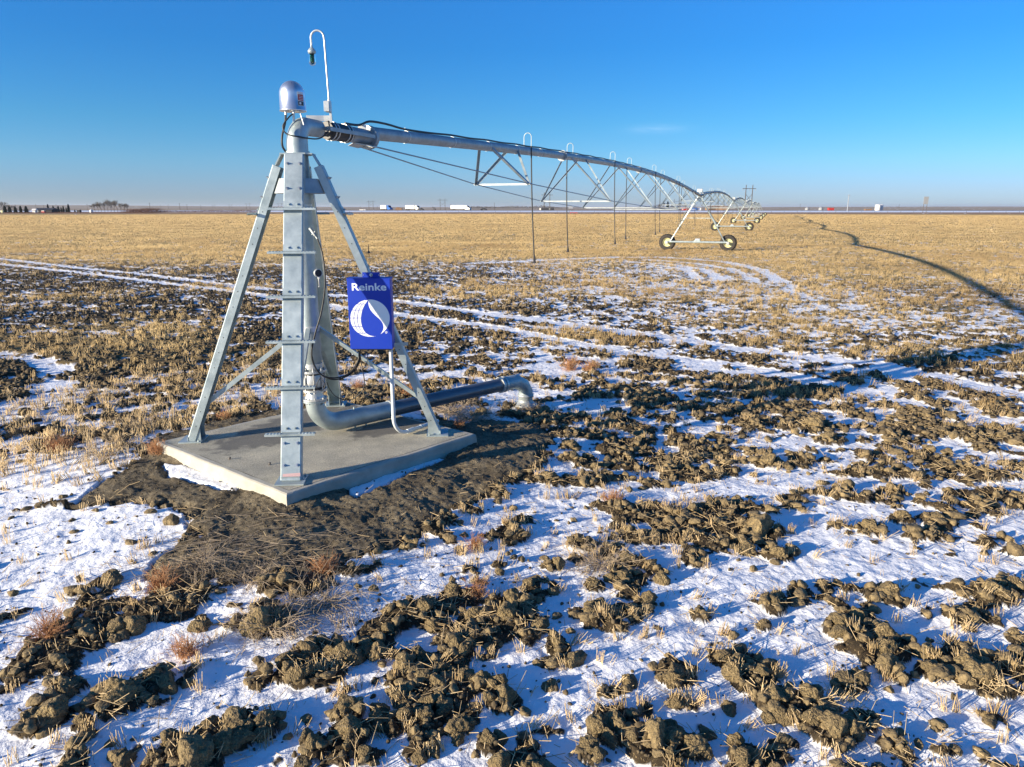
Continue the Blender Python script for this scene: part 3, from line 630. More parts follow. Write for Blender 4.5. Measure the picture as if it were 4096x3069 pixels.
def stain(src, px, py, rx, ry, rot, amt):
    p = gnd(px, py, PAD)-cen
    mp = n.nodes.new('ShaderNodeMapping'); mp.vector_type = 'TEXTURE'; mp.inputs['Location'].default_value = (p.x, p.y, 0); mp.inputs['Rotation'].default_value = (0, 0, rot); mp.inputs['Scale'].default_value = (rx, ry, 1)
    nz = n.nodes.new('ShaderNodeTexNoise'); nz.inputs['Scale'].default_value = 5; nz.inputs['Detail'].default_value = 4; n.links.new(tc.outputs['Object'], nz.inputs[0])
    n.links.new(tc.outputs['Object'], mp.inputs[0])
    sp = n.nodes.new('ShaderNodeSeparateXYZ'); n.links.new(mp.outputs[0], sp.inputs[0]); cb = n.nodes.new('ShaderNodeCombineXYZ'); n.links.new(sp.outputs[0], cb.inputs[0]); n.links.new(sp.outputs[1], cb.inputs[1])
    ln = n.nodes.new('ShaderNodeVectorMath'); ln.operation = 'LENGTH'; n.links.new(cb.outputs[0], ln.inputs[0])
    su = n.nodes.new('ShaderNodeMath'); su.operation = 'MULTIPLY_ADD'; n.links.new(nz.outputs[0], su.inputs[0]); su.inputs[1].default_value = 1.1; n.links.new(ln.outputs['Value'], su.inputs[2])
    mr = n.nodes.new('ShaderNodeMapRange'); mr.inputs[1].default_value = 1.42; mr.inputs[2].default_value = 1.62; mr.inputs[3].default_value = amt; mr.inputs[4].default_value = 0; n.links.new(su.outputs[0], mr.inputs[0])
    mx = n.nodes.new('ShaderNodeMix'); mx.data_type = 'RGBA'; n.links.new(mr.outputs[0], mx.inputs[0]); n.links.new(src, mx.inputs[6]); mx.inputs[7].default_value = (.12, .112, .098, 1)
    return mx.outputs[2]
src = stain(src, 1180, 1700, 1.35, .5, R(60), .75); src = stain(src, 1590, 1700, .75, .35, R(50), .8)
n.links.new(src, b.inputs['Base Color'])
# ================================================================== pivot stand
AX = Vector((CX, CY, 0)); ROT = R(4.9)
stand = thing('pivot_tower', 'galvanized four legged pivot tower standing on the concrete pad', 'irrigation pivot', (CX, CY, PAD))
def bs(mb, name, m, parent=stand):                    # build in world coordinates, store relative to the tower base
    o0 = Vector(stand.location); mb.v = [tuple(Vector(v)-o0) for v in mb.v]; return mb.build(name, M[m], parent)
ZT = 4.14; RT = .255; RB = 1.73
def legpt(ang_, z, off=0, side=0):                   # radial pos
    r = RB+(RT-RB)*(z-PAD)/(ZT-PAD)+off; u = Vector((math.cos(ang_), math.sin(ang_), 0)); t = Vector((-u.y, u.x, 0)); return AX+u*r+t*side+Vector((0, 0, z))
legs = []
for q_, ad_ in enumerate((-90, 0, 90, 180)):
    A = R(ad_)+ROT; wd, dp, th = (.235 if ad_ == -90 else .20), .105, .007
    p0, p1 = legpt(A, PAD+.035), legpt(A, ZT-(.0 if ad_ == -90 else .12)); u = Vector((math.cos(A), math.sin(A), 0)); t = Vector((-u.y, u.x, 0)); ax = (p1-p0).normalized(); nrm = ax.cross(t); nrm = nrm if nrm.dot(u) > 0 else -nrm
    pr = [(-wd/2, -dp), (-wd/2, -.012), (-wd/2+.012, 0), (wd/2-.012, 0), (wd/2, -.012), (wd/2, -dp), (wd/2-th, -dp), (wd/2-th, -th), (-wd/2+th, -th), (-wd/2+th, -dp)]
    mb = MB(); vs = [x+t*a_+nrm*b_ for x in (p0, p1) for (a_, b_) in pr]; k = len(pr)
    mb.add(vs, [(i, (i+1) % k, k+(i+1) % k, k+i) for i in range(k)]); 
    nleg = len(mb.f)
    if ad_ != -90:
        for k_ in range(16):
            z_ = .62+.21*k_
            if k_ % 4 == 3: continue
            for sg in (-1, 1):
                pp = p0.lerp(p1, (z_-PAD)/(ZT-PAD))-nrm*dp*.55+t*sg*(wd/2+.0008); mb.tube([pp-t*sg*.002, pp], .0075, 8)
    leg = bs(mb, 'leg', 'galv'); leg.data.materials.append(M['far_dark'])
    for f_ in range(nleg, len(leg.data.polygons)): leg.data.polygons[f_].material_index = 1
    leg['label'] = ['front leg with ladder steps', 'right leg carrying the blue panel', 'back leg', 'left leg'][q_]
    # base plate
    mb = MB(); c = legpt(A, PAD+.012, -.06); mm = Matrix.Translation(c) @ Matrix.Rotation(A-R(90), 4, 'Z')
    mb.box((0, 0, 0), (.33, .30, .016), mm); 
    for sx_ in (-1, 1): mb.box((sx_*.085, -.07, .09), (.008, .12, .17), mm)
    mb.box((0, .04, .035), (.21, .008, .05), mm)
    for sx_ in (-.135, .135):
        for sy in (-.11,): mb.bolt(mm @ Vector((sx_, sy, .008)), (0, 0, 1), .012, .03)
    bs(mb, 'base_plate', 'galv')
    # bolts
    mb = MB()
    for z_ in ((.56, .80, 3.72, 4.02) if ad_ == -90 else (3.62, 3.86)):
        for sx_ in (-.075, .075):
            p = p0.lerp(p1, (z_-PAD)/(p1.z-PAD))+t*sx_+nrm*.001; mb.bolt(p, nrm, .013, .026)
    bs(mb, 'bolts', 'bolt')
    # steps
    zs = [.92+.513*k for k in range(6)] if ad_ == -90 else [3.42]
    for k, z_ in enumerate(zs):
        mb = MB(); p = p0.lerp(p1, (z_-PAD)/(p1.z-PAD)); L2 = .285 if ad_ == -90 else .25
        sw = .04
        Mx = Matrix((( *t, 0), (*u, 0), (0, 0, 1, 0), (0, 0, 0, 1))).transposed(); Mx.translation = p
        mb.box((0, .008+sw, 0), (2*L2, 2*sw-.01, .004), Mx)
        mb.box((0, .008+2*sw-.004, -.011), (2*L2, .004, .022), Mx); mb.box((0, .010, -.011), (2*L2, .004, .022), Mx)
        for s in range(-7, 8):
            if abs(s) < 3: continue
            for yy2 in (.03, .06): mb.lathe([(.013, 0), (.010, .005), (.006, .007), (.006, -.001)], 8, Mx @ Matrix.Translation((s*L2/7.6, yy2+.003, .002)))
        mb.box((0, .0045, .045), (wd-.01, .005, .085), Mx @ Matrix.Rotation(math.atan2(RB-RT, ZT-PAD), 4, 'X'))
        for sx_ in (-.05, .05): mb.bolt(Mx @ Vector((sx_, -.006, .045)), u, .011, .018)
        bs(mb, 'step', 'galv', leg)
# red crayon mark on the front leg
mb = MB(); A = -R(90)+ROT; u = Vector((math.cos(A), math.sin(A), 0)); t = Vector((-u.y, u.x, 0)); p0, p1 = legpt(A, PAD+.035), legpt(A, ZT); nrm = (p1-p0).normalized().cross(t); nrm = nrm if nrm.dot(u) > 0 else -nrm
q0, q1 = p0.lerp(p1, .010)+nrm*.0015, p0.lerp(p1, .018)+nrm*.0015
mb.add([q0-t*.09, q0+t*.11, q1+t*.11+Vector((0, 0, .01)), q1-t*.09], [(0, 1, 2, 3)]); bs(mb, 'paint_mark', 'pink_mark')
# top plate and hangers
mb = MB(); mm = Matrix.Translation((CX, CY, ZT+.01)) @ Matrix.Rotation(ROT, 4, 'Z')
mb.box((0, 0, 0), (.40, .26, .016), mm); mb.box((0, 0, .0), (.26, .40, .0155), mm)
for k in range(4):
    m4 = mm @ Matrix.Rotation(R(90*k), 4, 'Z')
    mb.add([m4 @ Vector(p) for p in ((.195, -.09, .008), (.195, .09, .008), (.275, .09, -.13), (.275, -.09, -.13), (.185, -.09, -.002), (.185, .09, -.002), (.262, .09, -.14), (.262, -.09, -.14))], [(0, 1, 2, 3), (7, 6, 5, 4), (0, 4, 5, 1), (1, 5, 6, 2), (2, 6, 7, 3), (3, 7, 4, 0)])
bs(mb, 'top_plate', 'galv')
for k in range(4):                                    # gusset plates between neighbouring legs
    a1, a2 = R(90*k)+ROT, R(90*k+90)+ROT
    for (zz1, zz2) in ((3.62, 3.88),):
        P = [legpt(a1, zz1+.05, -.13, .08), legpt(a2, zz1+.05, -.13, -.08), legpt(a2, zz2-.03, -.13, -.08), legpt(a1, zz2-.03, -.13, .08)]
        n_ = (P[1]-P[0]).cross(P[3]-P[0]).normalized()*.005; mb = MB()
        mb.add([p+n_ for p in P]+[p-n_ for p in P], [(0, 1, 2, 3), (7, 6, 5, 4), (0, 4, 5, 1), (1, 5, 6, 2), (2, 6, 7, 3), (3, 7, 4, 0)]); bs(mb, 'gusset_plate', 'galv_dull')
# riser pipe
mb = MB(); mm = Matrix.Translation((CX, CY, 0))
mb.lathe([(.0, 1.30), (.128, 1.30), (.128, 1.90), (.128, 3.1), (.128, 3.45)], 40, mm); mb.lathe([(.128, 3.45), (.142, 3.46), (.142, 3.50), (.128, 3.52), (.145, 3.56), (.150, 3.60), (.150, 3.72), (.14, 3.76), (.128, 3.78), (.128, 4.16)], 40, mm)
bs(mb, 'riser_pipe', 'galv')
for z_ in (1.42, 1.93, 3.50): mb = MB(); mb.lathe([(.129, z_-.035), (.136, z_-.035), (.136, z_+.035), (.129, z_+.035)], 40, mm, False); bs(mb, 'collar', 'galv_bright')
# check valve under the riser
mb = MB()
mb.lathe([(.128, 1.36), (.175, 1.36), (.175, 1.33), (.11, 1.33)], 36, mm, False); mb.lathe([(.12, 1.33), (.138, 1.30), (.142, 1.2), (.138, 1.13), (.12, 1.10)], 36, mm); mb.lathe([(.12, 1.10), (.175, 1.10), (.175, 1.075), (.11, 1.075), (.105, 1.07), (.115, 1.0), (.13, .965), (.17, .965), (.17, .945), (.12, .945)], 36, mm, False)
bs(mb, 'valve_body', 'galv_bright')
mb = MB()
for k in range(8):
    a_ = k*math.pi/4+.3; p = AX+Vector((.155*math.cos(a_), .155*math.sin(a_), 0)); mb.tube([p+Vector((0, 0, 1.05)), p+Vector((0, 0, 1.41))], .010, 8); mb.tube([p+Vector((0, 0, 1.36)), p+Vector((0, 0, 1.385))], .018, 6, smooth=False)
    mb.tube([p+Vector((0, 0, 1.05)), p+Vector((0, 0, 1.073))], .018, 6, smooth=False); mb.tube([p+Vector((0, 0, .90)), p+Vector((0, 0, .985))], .010, 8)
bs(mb, 'stud_bolt', 'bolt')
mb = MB(); mb.lathe([(.121, 1.327), (.150, 1.327), (.150, 1.305), (.121, 1.305)], 30, mm, False); bs(mb, 'rubber_gasket', 'rubber'); mb = MB(); mb.lathe([(.121, 1.13), (.150, 1.13), (.150, 1.102), (.121, 1.102)], 30, mm, False); bs(mb, 'rubber_gasket', 'rubber')
# braces from the riser to the legs
for ad_ in (-90, 0, 90, 180):
    A = R(ad_)+ROT; u = Vector((math.cos(A), math.sin(A), 0))
    mb = MB(); mb.angle(AX+u*.13+Vector((0, 0, 1.95)), legpt(A, .95, -.07), .06, (0, 0, 1), .006); bs(mb, 'brace', 'galv')
# top elbow, made of a torus quarter, with flexible joint
UD = Vector((.337, .9415, 0)).normalized(); UN = Vector((UD.y, -UD.x, 0))
mb = MB(); P = [AX+Vector((0, 0, ZT+.02)), AX+Vector((0, 0, ZT+.10))]; rr_ = .20; cc = AX+UD*rr_+Vector((0, 0, ZT+.13))
for k in range(0, 13): a_ = R(90*k/12); P.append(cc-UD*rr_*math.cos(a_)+Vector((0, 0, rr_*1.15*math.sin(a_))))
rs_ = [.135, .133]+[.133-.022*k/12 for k in range(13)]; P.append(P[-1]+UD*.28); rs_.append(.108); mb.tube(P, rs_, 36)
mb.lathe([(.13, ZT+.018), (.148, ZT+.018), (.148, ZT+.045), (.135, ZT+.045)], 36, mm, False)
ZP = P[-1].z; bs(mb, 'elbow', 'galv')
def along(s, lat=0, z=None): return AX+UD*s+UN*lat+Vector((0, 0, ZP if z is None else z))
mb = MB(); mb.tube([along(.66), along(.70), along(.76), along(1.10), along(1.16), along(1.20)], [.112, .122, .118, .118, .122, .112], 32); bs(mb, 'flexible_boot', 'rubber')
mb = MB()
for s in (.72, .80, 1.06, 1.14): mb.tube([along(s), along(s+.022)], .126, 32)
bs(mb, 'hose_clamp', 'galv_bright')
mb = MB(); mb.tube([along(1.18), along(1.74)], .108, 32); mb.tube([along(1.70), along(1.74)], .17, 32, smooth=False)
for sg in (-1, 1): mb.bar(along(.45, sg*.16), along(1.66, sg*.16), .014, .05); mb.bar(along(.5, sg*.10), along(.5, sg*.19), .05, .05)
bs(mb, 'pipe_stub', 'galv_dull')
mb = MB()
for sg in (-1, 1):
    for s0 in (1.62,):
        Pp = [along(s0-.28, sg*.02, ZP-.105), along(s0+.08, sg*.02, ZP-.115), along(s0+.10, sg*.17, ZP-.14), along(s0-.20, sg*.15, ZP-.13)]; mb.add([p for p in Pp]+[p-Vector((0, 0, .008)) for p in Pp], [(0, 1, 2, 3), (7, 6, 5, 4), (0, 4, 5, 1), (1, 5, 6, 2), (2, 6, 7, 3), (3, 7, 4, 0)])
mb.box((0, 0, 0), (.22, .012, .07), Matrix.Translation(along(.42, 0, ZP+.125)) @ Matrix.Rotation(R(10), 4, 'Z')); mb.box((0, 0, 0), (.12, .012, .09), Matrix.Translation(along(1.58, 0, ZP+.12)))
bs(mb, 'mount_plate', 'galv_bright')
# collector dome
dc = Vector((CX-.02, CY+.0, 0)); mm = Matrix.Translation(dc)
mb = MB(); zb_, rr_ = 4.66, .158; pr = [(0, zb_), (rr_+.004, zb_), (rr_+.004, zb_+.014), (rr_, zb_+.018), (rr_-.004, zb_+.20)]+[((rr_-.004)*math.cos(R(k)), zb_+.20+.158*math.sin(R(k))) for k in range(8, 90, 8)]+[(0.001, zb_+.358)]
mb.lathe(pr, 48, mm); dome = bs(mb, 'collector_dome', 'alu')
mb = MB()
def curved(mb, a0, a1, z0, z1, r):
    vs = []; k = 8
    for i in range(k+1): a_ = R(a0+(a1-a0)*i/k); vs += [(dc.x+r*math.cos(a_), dc.y+r*math.sin(a_), z0), (dc.x+r*math.cos(a_), dc.y+r*math.sin(a_), z1)]
    mb.add(vs, [(2*i, 2*i+2, 2*i+3, 2*i+1) for i in range(k)], True)
for nm, a0, a1, z0, z1, mt, r in (('warning_label', -50, -18, zb_+.055, zb_+.215, 'label_white', .1585), ('warning_label', -49, -19, zb_+.115, zb_+.185, 'label_red', .1592), ('warning_label', -49, -19, zb_+.06, zb_+.108, 'label_black', .1592)):
    mb = MB(); curved(mb, a0, a1, z0, z1, r); bs(mb, nm, mt, stand)
mb = MB()
for k in range(3): curved(mb, -45, -23, zb_+.128+k*.018, zb_+.133+k*.018, .1598)
curved(mb, -44, -34, zb_+.07, zb_+.098, .1598); curved(mb, -44, -24, zb_+.192, zb_+.197, .1598); bs(mb, 'warning_label', 'label_white')
mb = MB()
for dx, dy in ((-.08, -.05), (.03, -.09), (.0, .0)): mb.tube([(dc.x+dx, dc.y+dy, zb_-.12 if dx == 0 else zb_-.05), (dc.x+dx, dc.y+dy, zb_)], .016, 10)
mb.tube([(dc.x+.10, dc.y-.07, zb_), (dc.x+.15, dc.y-.10, zb_-.17)], .008, 8); bs(mb, 'conduit_fitting', 'galv_bright')
# cables on top
for P, r in (([(dc.x-.08, dc.y-.05, zb_-.03), (dc.x-.09, dc.y-.07, zb_-.14), (dc.x-.13, dc.y-.1, zb_-.30), (dc.x-.135, dc.y-.1, zb_-.42), (dc.x-.10, dc.y-.06, zb_-.50)], .013),
             ([(dc.x+.03, dc.y-.09, zb_-.03), (dc.x-.02, dc.y-.15, zb_-.09), (dc.x-.09, dc.y-.17, zb_-.19), (dc.x-.05, dc.y-.18, zb_-.28), (dc.x+.10, dc.y-.17, zb_-.315), tuple(along(.30, .12, ZP-.14)), tuple(along(.48, .16, ZP-.02)), tuple(along(.55, .12, ZP+.10))], .009)):
    mb = MB(); mb.tube(spl(P), r, 10); bs(mb, 'cable', 'rubber')
# gauges and fittings on the riser
fz = at(1248, 938, CY-.13)
YF = CY-.14
mb = MB(); mb.tube([at(1240, 915, CY-.11), at(1246, 922, YF), at(1255, 935, YF-.02), at(1262, 944, YF-.02)], .020, 14); mb.tube([at(1248, 940, YF-.02), at(1262, 926, YF-.02)], .012, 12); mb.tube([at(1262, 944, YF-.02), at(1270, 956, YF-.03)], .014, 12); bs(mb, 'pressure_fitting', 'galv_dull')
g0 = at(1273, 1093, CY-.20)
mb = MB(); mm = Matrix.Translation(g0) @ Matrix.Rotation(R(35), 4, 'Z') @ Matrix.Rotation(R(90), 4, 'X'); mb.lathe([(0, -.04), (.048, -.04), (.052, -.03), (.052, .01), (.046, .012), (.046, .006), (0, .006)], 28, mm, False); mb.tube([g0+Vector((0, 0, -.05)), g0+Vector((0.005, 0, -.17)), g0+Vector((-.02, .06, -.18))], .009, 8); mb.box((g0.x, g0.y+.01, g0.z-.06), (.03, .03, .02)); ga = bs(mb, 'pressure_gauge', 'galv_bright')
mb = MB(); mb.lathe([(0, .008), (.045, .008)], 24, mm); mb2 = bs(mb, 'dial', 'label_black', ga)
def rel_to(o, par): pass
# hoses down the riser
for P, r in (([(1270, 957, -.17), (1288, 1010, -.2), (1298, 1080, -.26), (1300, 1150, -.27), (1285, 1250, -.27), (1262, 1330, -.28), (1247, 1400, -.28), (1252, 1450, -.29), (1285, 1500, -.28), (1340, 1512, -.22), (1395, 1495, -.1), (1430, 1450, -.05), (1439, 1400, -.02)], .011),
             ([(1246, 1420, -.26), (1262, 1470, -.27), (1300, 1508, -.26), (1350, 1518, -.18), (1405, 1495, -.08), (1436, 1450, -.04), (1441, 1400, -.02)], .009),
             ([(1441, 1420, -.02), (1450, 1480, -.05), (1458, 1530, -.06), (1445, 1570, -.06), (1400, 1600, -.05), (1350, 1590, -.1), (1320, 1560, -.12), (1308, 1530, -.15)], .006),
             ([(1470, 1405, .02), (1468, 1450, 0), (1440, 1490, -.06), (1400, 1503, -.1)], .005),
             ([(1285, 1510, -.2), (1270, 1530, -.22), (1268, 1555, -.22), (1290, 1562, -.22), (1300, 1540, -.2), (1290, 1520, -.2)], .005)):
    mb = MB(); mb.tube(spl([at(a_, b_, CY+c_) for a_, b_, c_ in P], 6), r, 10); bs(mb, 'cable', 'rubber')
# antenna on the right leg
pa = at(1475, 1012, 9.38)
mb = MB(); mb.box((pa.x, pa.y, pa.z), (.09, .05, .004)); mb.tube([pa, pa+Vector((0, 0, .012)), pa+Vector((0, 0, .03)), pa+Vector((0, 0, .11))], [.018, .016, .006, .003], 10); bs(mb, 'antenna', 'rubber')
mb = MB(); mb.tube(spl([pa, at(1481, 1040, 9.40), at(1475, 1060, 9.38), at(1468, 1075, 9.36), at(1471, 1098, 9.34)]), .003, 6); bs(mb, 'antenna_lead', 'rubber')
# ================================================================== lower supply pipe
sp = thing('supply_pipe', 'thick grey water pipe from the pivot tower to a buried flange elbow', 'water pipe', (CX, CY, PAD))
def bp_(mb, name, m, parent=sp): return bs(mb, name, m, parent)
E1 = Vector((.24, 12.15, 0)); PD = (E1-AX).normalized(); LP = (E1-AX).length; ZL = .56
mb = MB(); P = [AX+Vector((0, 0, .945)), AX+Vector((0, 0, .90))]; rr_ = .34
for k in range(13): a_ = R(90*k/12); P.append(AX+PD*(rr_-rr_*math.cos(a_))+Vector((0, 0, .90-rr_*math.sin(a_))))
P.append(AX+PD*1.22+Vector((0, 0, ZL))); mb.tube(P, .128, 36)
mb.lathe([(.12, .94), (.165, .94), (.165, .915), (.12, .915)], 36, Matrix.Translation((CX, CY, 0)), False)
for s, z_ in ((.60, 1), (.60, -1), (.78, -1)): mb.tube([AX+PD*s+Vector((0, 0, ZL+z_*.12)), AX+PD*s+Vector((0, 0, ZL+z_*.155))], .014, 8)
bp_(mb, 'lower_elbow', 'galv')
for q_ in range(8):
    pass
def ring(s, w_=.03, r=.14): return [AX+PD*s+Vector((0, 0, ZL)), AX+PD*(s+w_)+Vector((0, 0, ZL))], r
for s in (1.18, LP-.62, LP-.54): P, r = ring(s, .035, .137); mb = MB(); mb.tube(P, r, 36); bp_(mb, 'pipe_collar', 'galv_bright')
mb = MB(); mb.tube([AX+PD*1.22+Vector((0, 0, ZL)), AX+PD*(LP-.56)+Vector((0, 0, ZL))], .112, 40); bp_(mb, 'straight_pipe', 'dark_pipe')
mb = MB(); P = [AX+PD*(LP-.58)+Vector((0, 0, ZL)), AX+PD*(LP-.30)+Vector((0, 0, ZL)), AX+PD*(LP-.24)+Vector((0, 0, ZL)), AX+PD*(LP-.06)+Vector((0, 0, ZL-.10)), AX+PD*(LP-.0)+Vector((0, 0, ZL-.20)), AX+PD*LP+Vector((0, 0, .16))]
mb.tube(P, [.124]*6, 30); bp_(mb, 'end_elbow', 'galv')
mb = MB(); mm = Matrix.Translation((E1.x, E1.y, 0)); mb.lathe([(.12, .30), (.14, .30), (.14, .25), (.122, .24), (.13, .17), (.16, .13), (.21, .115), (.21, .085), (.15, .08)], 32, mm)
for k in range(8): a_ = k*math.pi/4+.2; mb.bolt((E1.x+.185*math.cos(a_), E1.y+.185*math.sin(a_), .112), (0, 0, 1), .014, .03)
bp_(mb, 'pipe_flange', 'galv_dull')
mb = MB(); mb.lathe([(.21, .08), (.215, .04), (.15, .02), (.12, -.05)], 32, mm); bp_(mb, 'buried_flange', 'far_dark')
# ================================================================== blue control panel
cpl = thing('control_panel', 'blue metal control panel with white lettering and globe emblem on the right leg', 'control panel', (-1.83, 9.24, PAD))
def bc(mb, name, m, parent=cpl):
    o0 = Vector(cpl.location); mb.v = [tuple(Vector(v)-o0) for v in mb.v]; return mb.build(name, M[m], parent)
TLc = at(1400.5, 1115, 9.14); BRc = at(1579, 1396, 9.14); Yf = 9.14
x0, x1, zt, zb2 = -2.115, -1.562, at(1480, 1115, Yf).z, at(1490, 1397, Yf).z
W_ = x1-x0; H_ = zt-zb2
mb = MB(); mb.box(((x0+x1)/2, Yf+.115, (zt+zb2)/2), (W_-.01, .19, H_-.01)); bc(mb, 'cabinet', 'blue')
mb = MB(); mb.box(((x0+x1)/2, Yf+.010, (zt+zb2)/2), (W_, .020, H_), None, .004); bc(mb, 'door', 'blue')
mb = MB(); mb.box(((x0+x1)/2, Yf+.11, zt+.002), (W_+.012, .225, .006)); bc(mb, 'rain_lip', 'blue')
mb = MB(); mb.box(((x0+x1)/2+.015, Yf+.12, zt+.038), (.225, .006, .064)); br_ = bc(mb, 'hanger_tab', 'blue')
mb = MB(); mb.bolt(((x0+x1)/2+.015, Yf+.117, zt+.036), (0, -1, 0), .014, .045)
for sx_ in (-.1, .1): mb.tube([((x0+x1)/2+.015+sx_, Yf+.117, zt+.036), ((x0+x1)/2+.015+sx_, Yf+.115, zt+.036)], .006, 8)
bc(mb, 'hanger_bolt', 'bolt')
mb = MB(); mb.bar((x1-.02, Yf+.15, zb2+.03), (x1+.17, Yf+.22, zb2+.03), .006, .045); bc(mb, 'leg_bracket', 'galv'); mb = MB(); mb.bar((x0+.1, Yf+.2, zt+.02), (x0+.34, Yf+.25, zt+.02), .03, .04); bc(mb, 'leg_bracket', 'galv')
mb = MB(); mb.box(((x0+x1)/2, Yf+.11, zb2-.008), (W_-.04, .17, .014)); bc(mb, 'cable_entry', 'rubber')
def UV(px, py):                                      # emblem layout measured on the door
    l = 205+(py-265)*.042; wd = 710-(py-265)*.017; return x0+(px-l)/wd*W_, zt-(py-265)/1180*H_
def flat(mb, pts, d=.0012):
    b0 = [(x, Yf-.0002, z) for x, z in pts]; f0 = [(x, Yf-d, z) for x, z in pts]; k = len(pts)
    mb.add(f0+b0, [tuple(range(k))]+[(i, k+i, k+(i+1) % k, (i+1) % k) for i in range(k)])
def circ(a_): return (580+322*math.cos(R(a_)), 921-313*math.sin(R(a_)))
inn = spl([Vector((555, 612, 0)), Vector((500, 690, 0)), Vector((455, 785, 0)), Vector((430, 918, 0)), Vector((440, 1030, 0)), Vector((478, 1130, 0)), Vector((540, 1192, 0)), Vector((600, 1218, 0)), Vector((665, 1226, 0))], 5)
K = len(inn)-1; out_ = [circ(94.5+(284-94.5)*i/K*1.0-(8 if 0 else 0)) for i in range(K+1)]
# re-time so that parallels are level
def outp(t): return circ(94.5+(286-94.5)*t)
def innp(t): i = min(int(t*K), K-1); f_ = t*K-i; return (inn[i].x+(inn[i+1].x-inn[i].x)*f_, inn[i].y+(inn[i+1].y-inn[i].y)*f_)
def solve(fn, y):
    lo, hi = 0., .93
    for _ in range(30):
        mid_ = (lo+hi)/2
        if fn(mid_)[1] < y: lo = mid_
        else: hi = mid_
    return lo
rows_ = [614, 683, 784, 917, 1063, 1172, 1232]
mb = MB()
for r_i in range(6):
    ya, yb = rows_[r_i]+5, rows_[r_i+1]-5
    if r_i == 5: to0, to1, ti0, ti1 = solve(outp, ya), 1.0, solve(innp, ya), 1.0
    else: to0, to1, ti0, ti1 = solve(outp, ya), solve(outp, yb), solve(innp, ya), solve(innp, yb)
    for c_ in range(3):
        u0, u1 = c_/3+(.03 if c_ else 0), (c_+1)/3-(.03 if c_ < 2 else 0); A_1 = []; B_1 = []; k = 7
        for i in range(k+1):
            o_ = outp(to0+(to1-to0)*i/k); n_ = innp(ti0+(ti1-ti0)*i/k); A_1.append(UV(o_[0]+(n_[0]-o_[0])*u0, o_[1]+(n_[1]-o_[1])*u0)); B_1.append(UV(o_[0]+(n_[0]-o_[0])*u1, o_[1]+(n_[1]-o_[1])*u1))
        for i in range(k): flat(mb, [A_1[i], A_1[i+1], B_1[i+1], B_1[i]])
inn2 = spl([Vector(p+(0,)) for p in ((556, 612), (558, 690), (592, 785), (670, 875), (745, 945), (790, 1020), (798, 1090), (775, 1150), (744, 1194))], 4); K2 = len(inn2)
for i in range(K2-1):
    def o2(t): return circ(94.5-(94.5+58.5)*t)
    ta, tb = i/(K2-1), (i+1)/(K2-1); flat(mb, [UV(inn2[i].x, inn2[i].y), UV(inn2[i+1].x, inn2[i+1].y), UV(*o2(tb)), UV(*o2(ta))])
for i in range(20):
    a_, b_ = R(18*i), R(18*i+18); flat(mb, [UV(842+20*math.cos(a_), 1159+20*math.sin(a_)), UV(842+20*math.cos(b_), 1159+20*math.sin(b_)), UV(842+16*math.cos(b_), 1159+16*math.sin(b_)), UV(842+16*math.cos(a_), 1159+16*math.sin(a_))])
bc(mb, 'emblem', 'white')
def text(body, cx_, cz_, width, height, off, name, parent=cpl):
    cu = bpy.data.curves.new('t', 'FONT'); cu.body = body; cu.offset = off; cu.extrude = .02; cu.space_character = 1.02; o = bpy.data.objects.new('t', cu); S.collection.objects.link(o)
    dg = bpy.context.evaluated_depsgraph_get(); m_ = bpy.data.meshes.new_from_object(o.evaluated_get(dg)); bpy.data.objects.remove(o)
    v = np.array([p.co[:] for p in m_.vertices]); mn, mx_ = v.min(0), v.max(0); loc = cpl.location
    X = (v[:, 0]-(mn[0]+mx_[0])/2)/(mx_[0]-mn[0])*width+cx_-loc.x; Z = (v[:, 1]-(mn[1]+mx_[1])/2)/(mx_[1]-mn[1])*height+cz_-loc.z; Yv = Yf-.0007-(v[:, 2]/.02)*.0006-loc.y
    m_.vertices.foreach_set('co', np.stack([X, Yv, Z], 1).astype(np.float32).ravel()); m_.materials.clear(); m_.materials.append(M['white']); m_.update(); return link(name, m_, parent)
ca = UV(290, 462); cb = UV(852, 340); text('Reinke', (ca[0]+cb[0])/2, (ca[1]+cb[1])/2, cb[0]-ca[0], cb[1]-ca[1], .022, 'lettering')
ca = UV(834, 1170); cb = UV(851, 1148); text('R', (ca[0]+cb[0])/2, (ca[1]+cb[1])/2, cb[0]-ca[0], cb[1]-ca[1], .02, 'lettering')
mb = MB(); cxp = x1-.055; cyp = 9.30
mb.tube([(cxp, cyp, zb2), (cxp, cyp, PAD+.30)], .026, 20); cd = bc(mb, 'conduit', 'white_pvc')
mb = MB(); d2 = (gnd(1752, 1697, PAD)-Vector((cxp, cyp, PAD))); d2.z = 0; d2n = d2.normalized(); P = []
for k in range(11): a_ = R(9*k); P.append(Vector((cxp, cyp, PAD+.30))+d2n*(.25-.25*math.cos(a_))+Vector((0, 0, -.25*math.sin(a_))))
P.append(Vector((cxp, cyp, PAD+.05))+d2n*d2.length); mb.tube(P, .026, 20); mb.tube([P[-2], P[-2].lerp(P[-1], .2)], .033, 20); mb.tube([P[-2].lerp(P[-1], .42), P[-2].lerp(P[-1], .45)], .031, 20); mb.tube([(cxp, cyp, PAD+.29), (cxp, cyp, PAD+.33)], .029, 20)
bc(mb, 'conduit_bend', 'white_pvc')
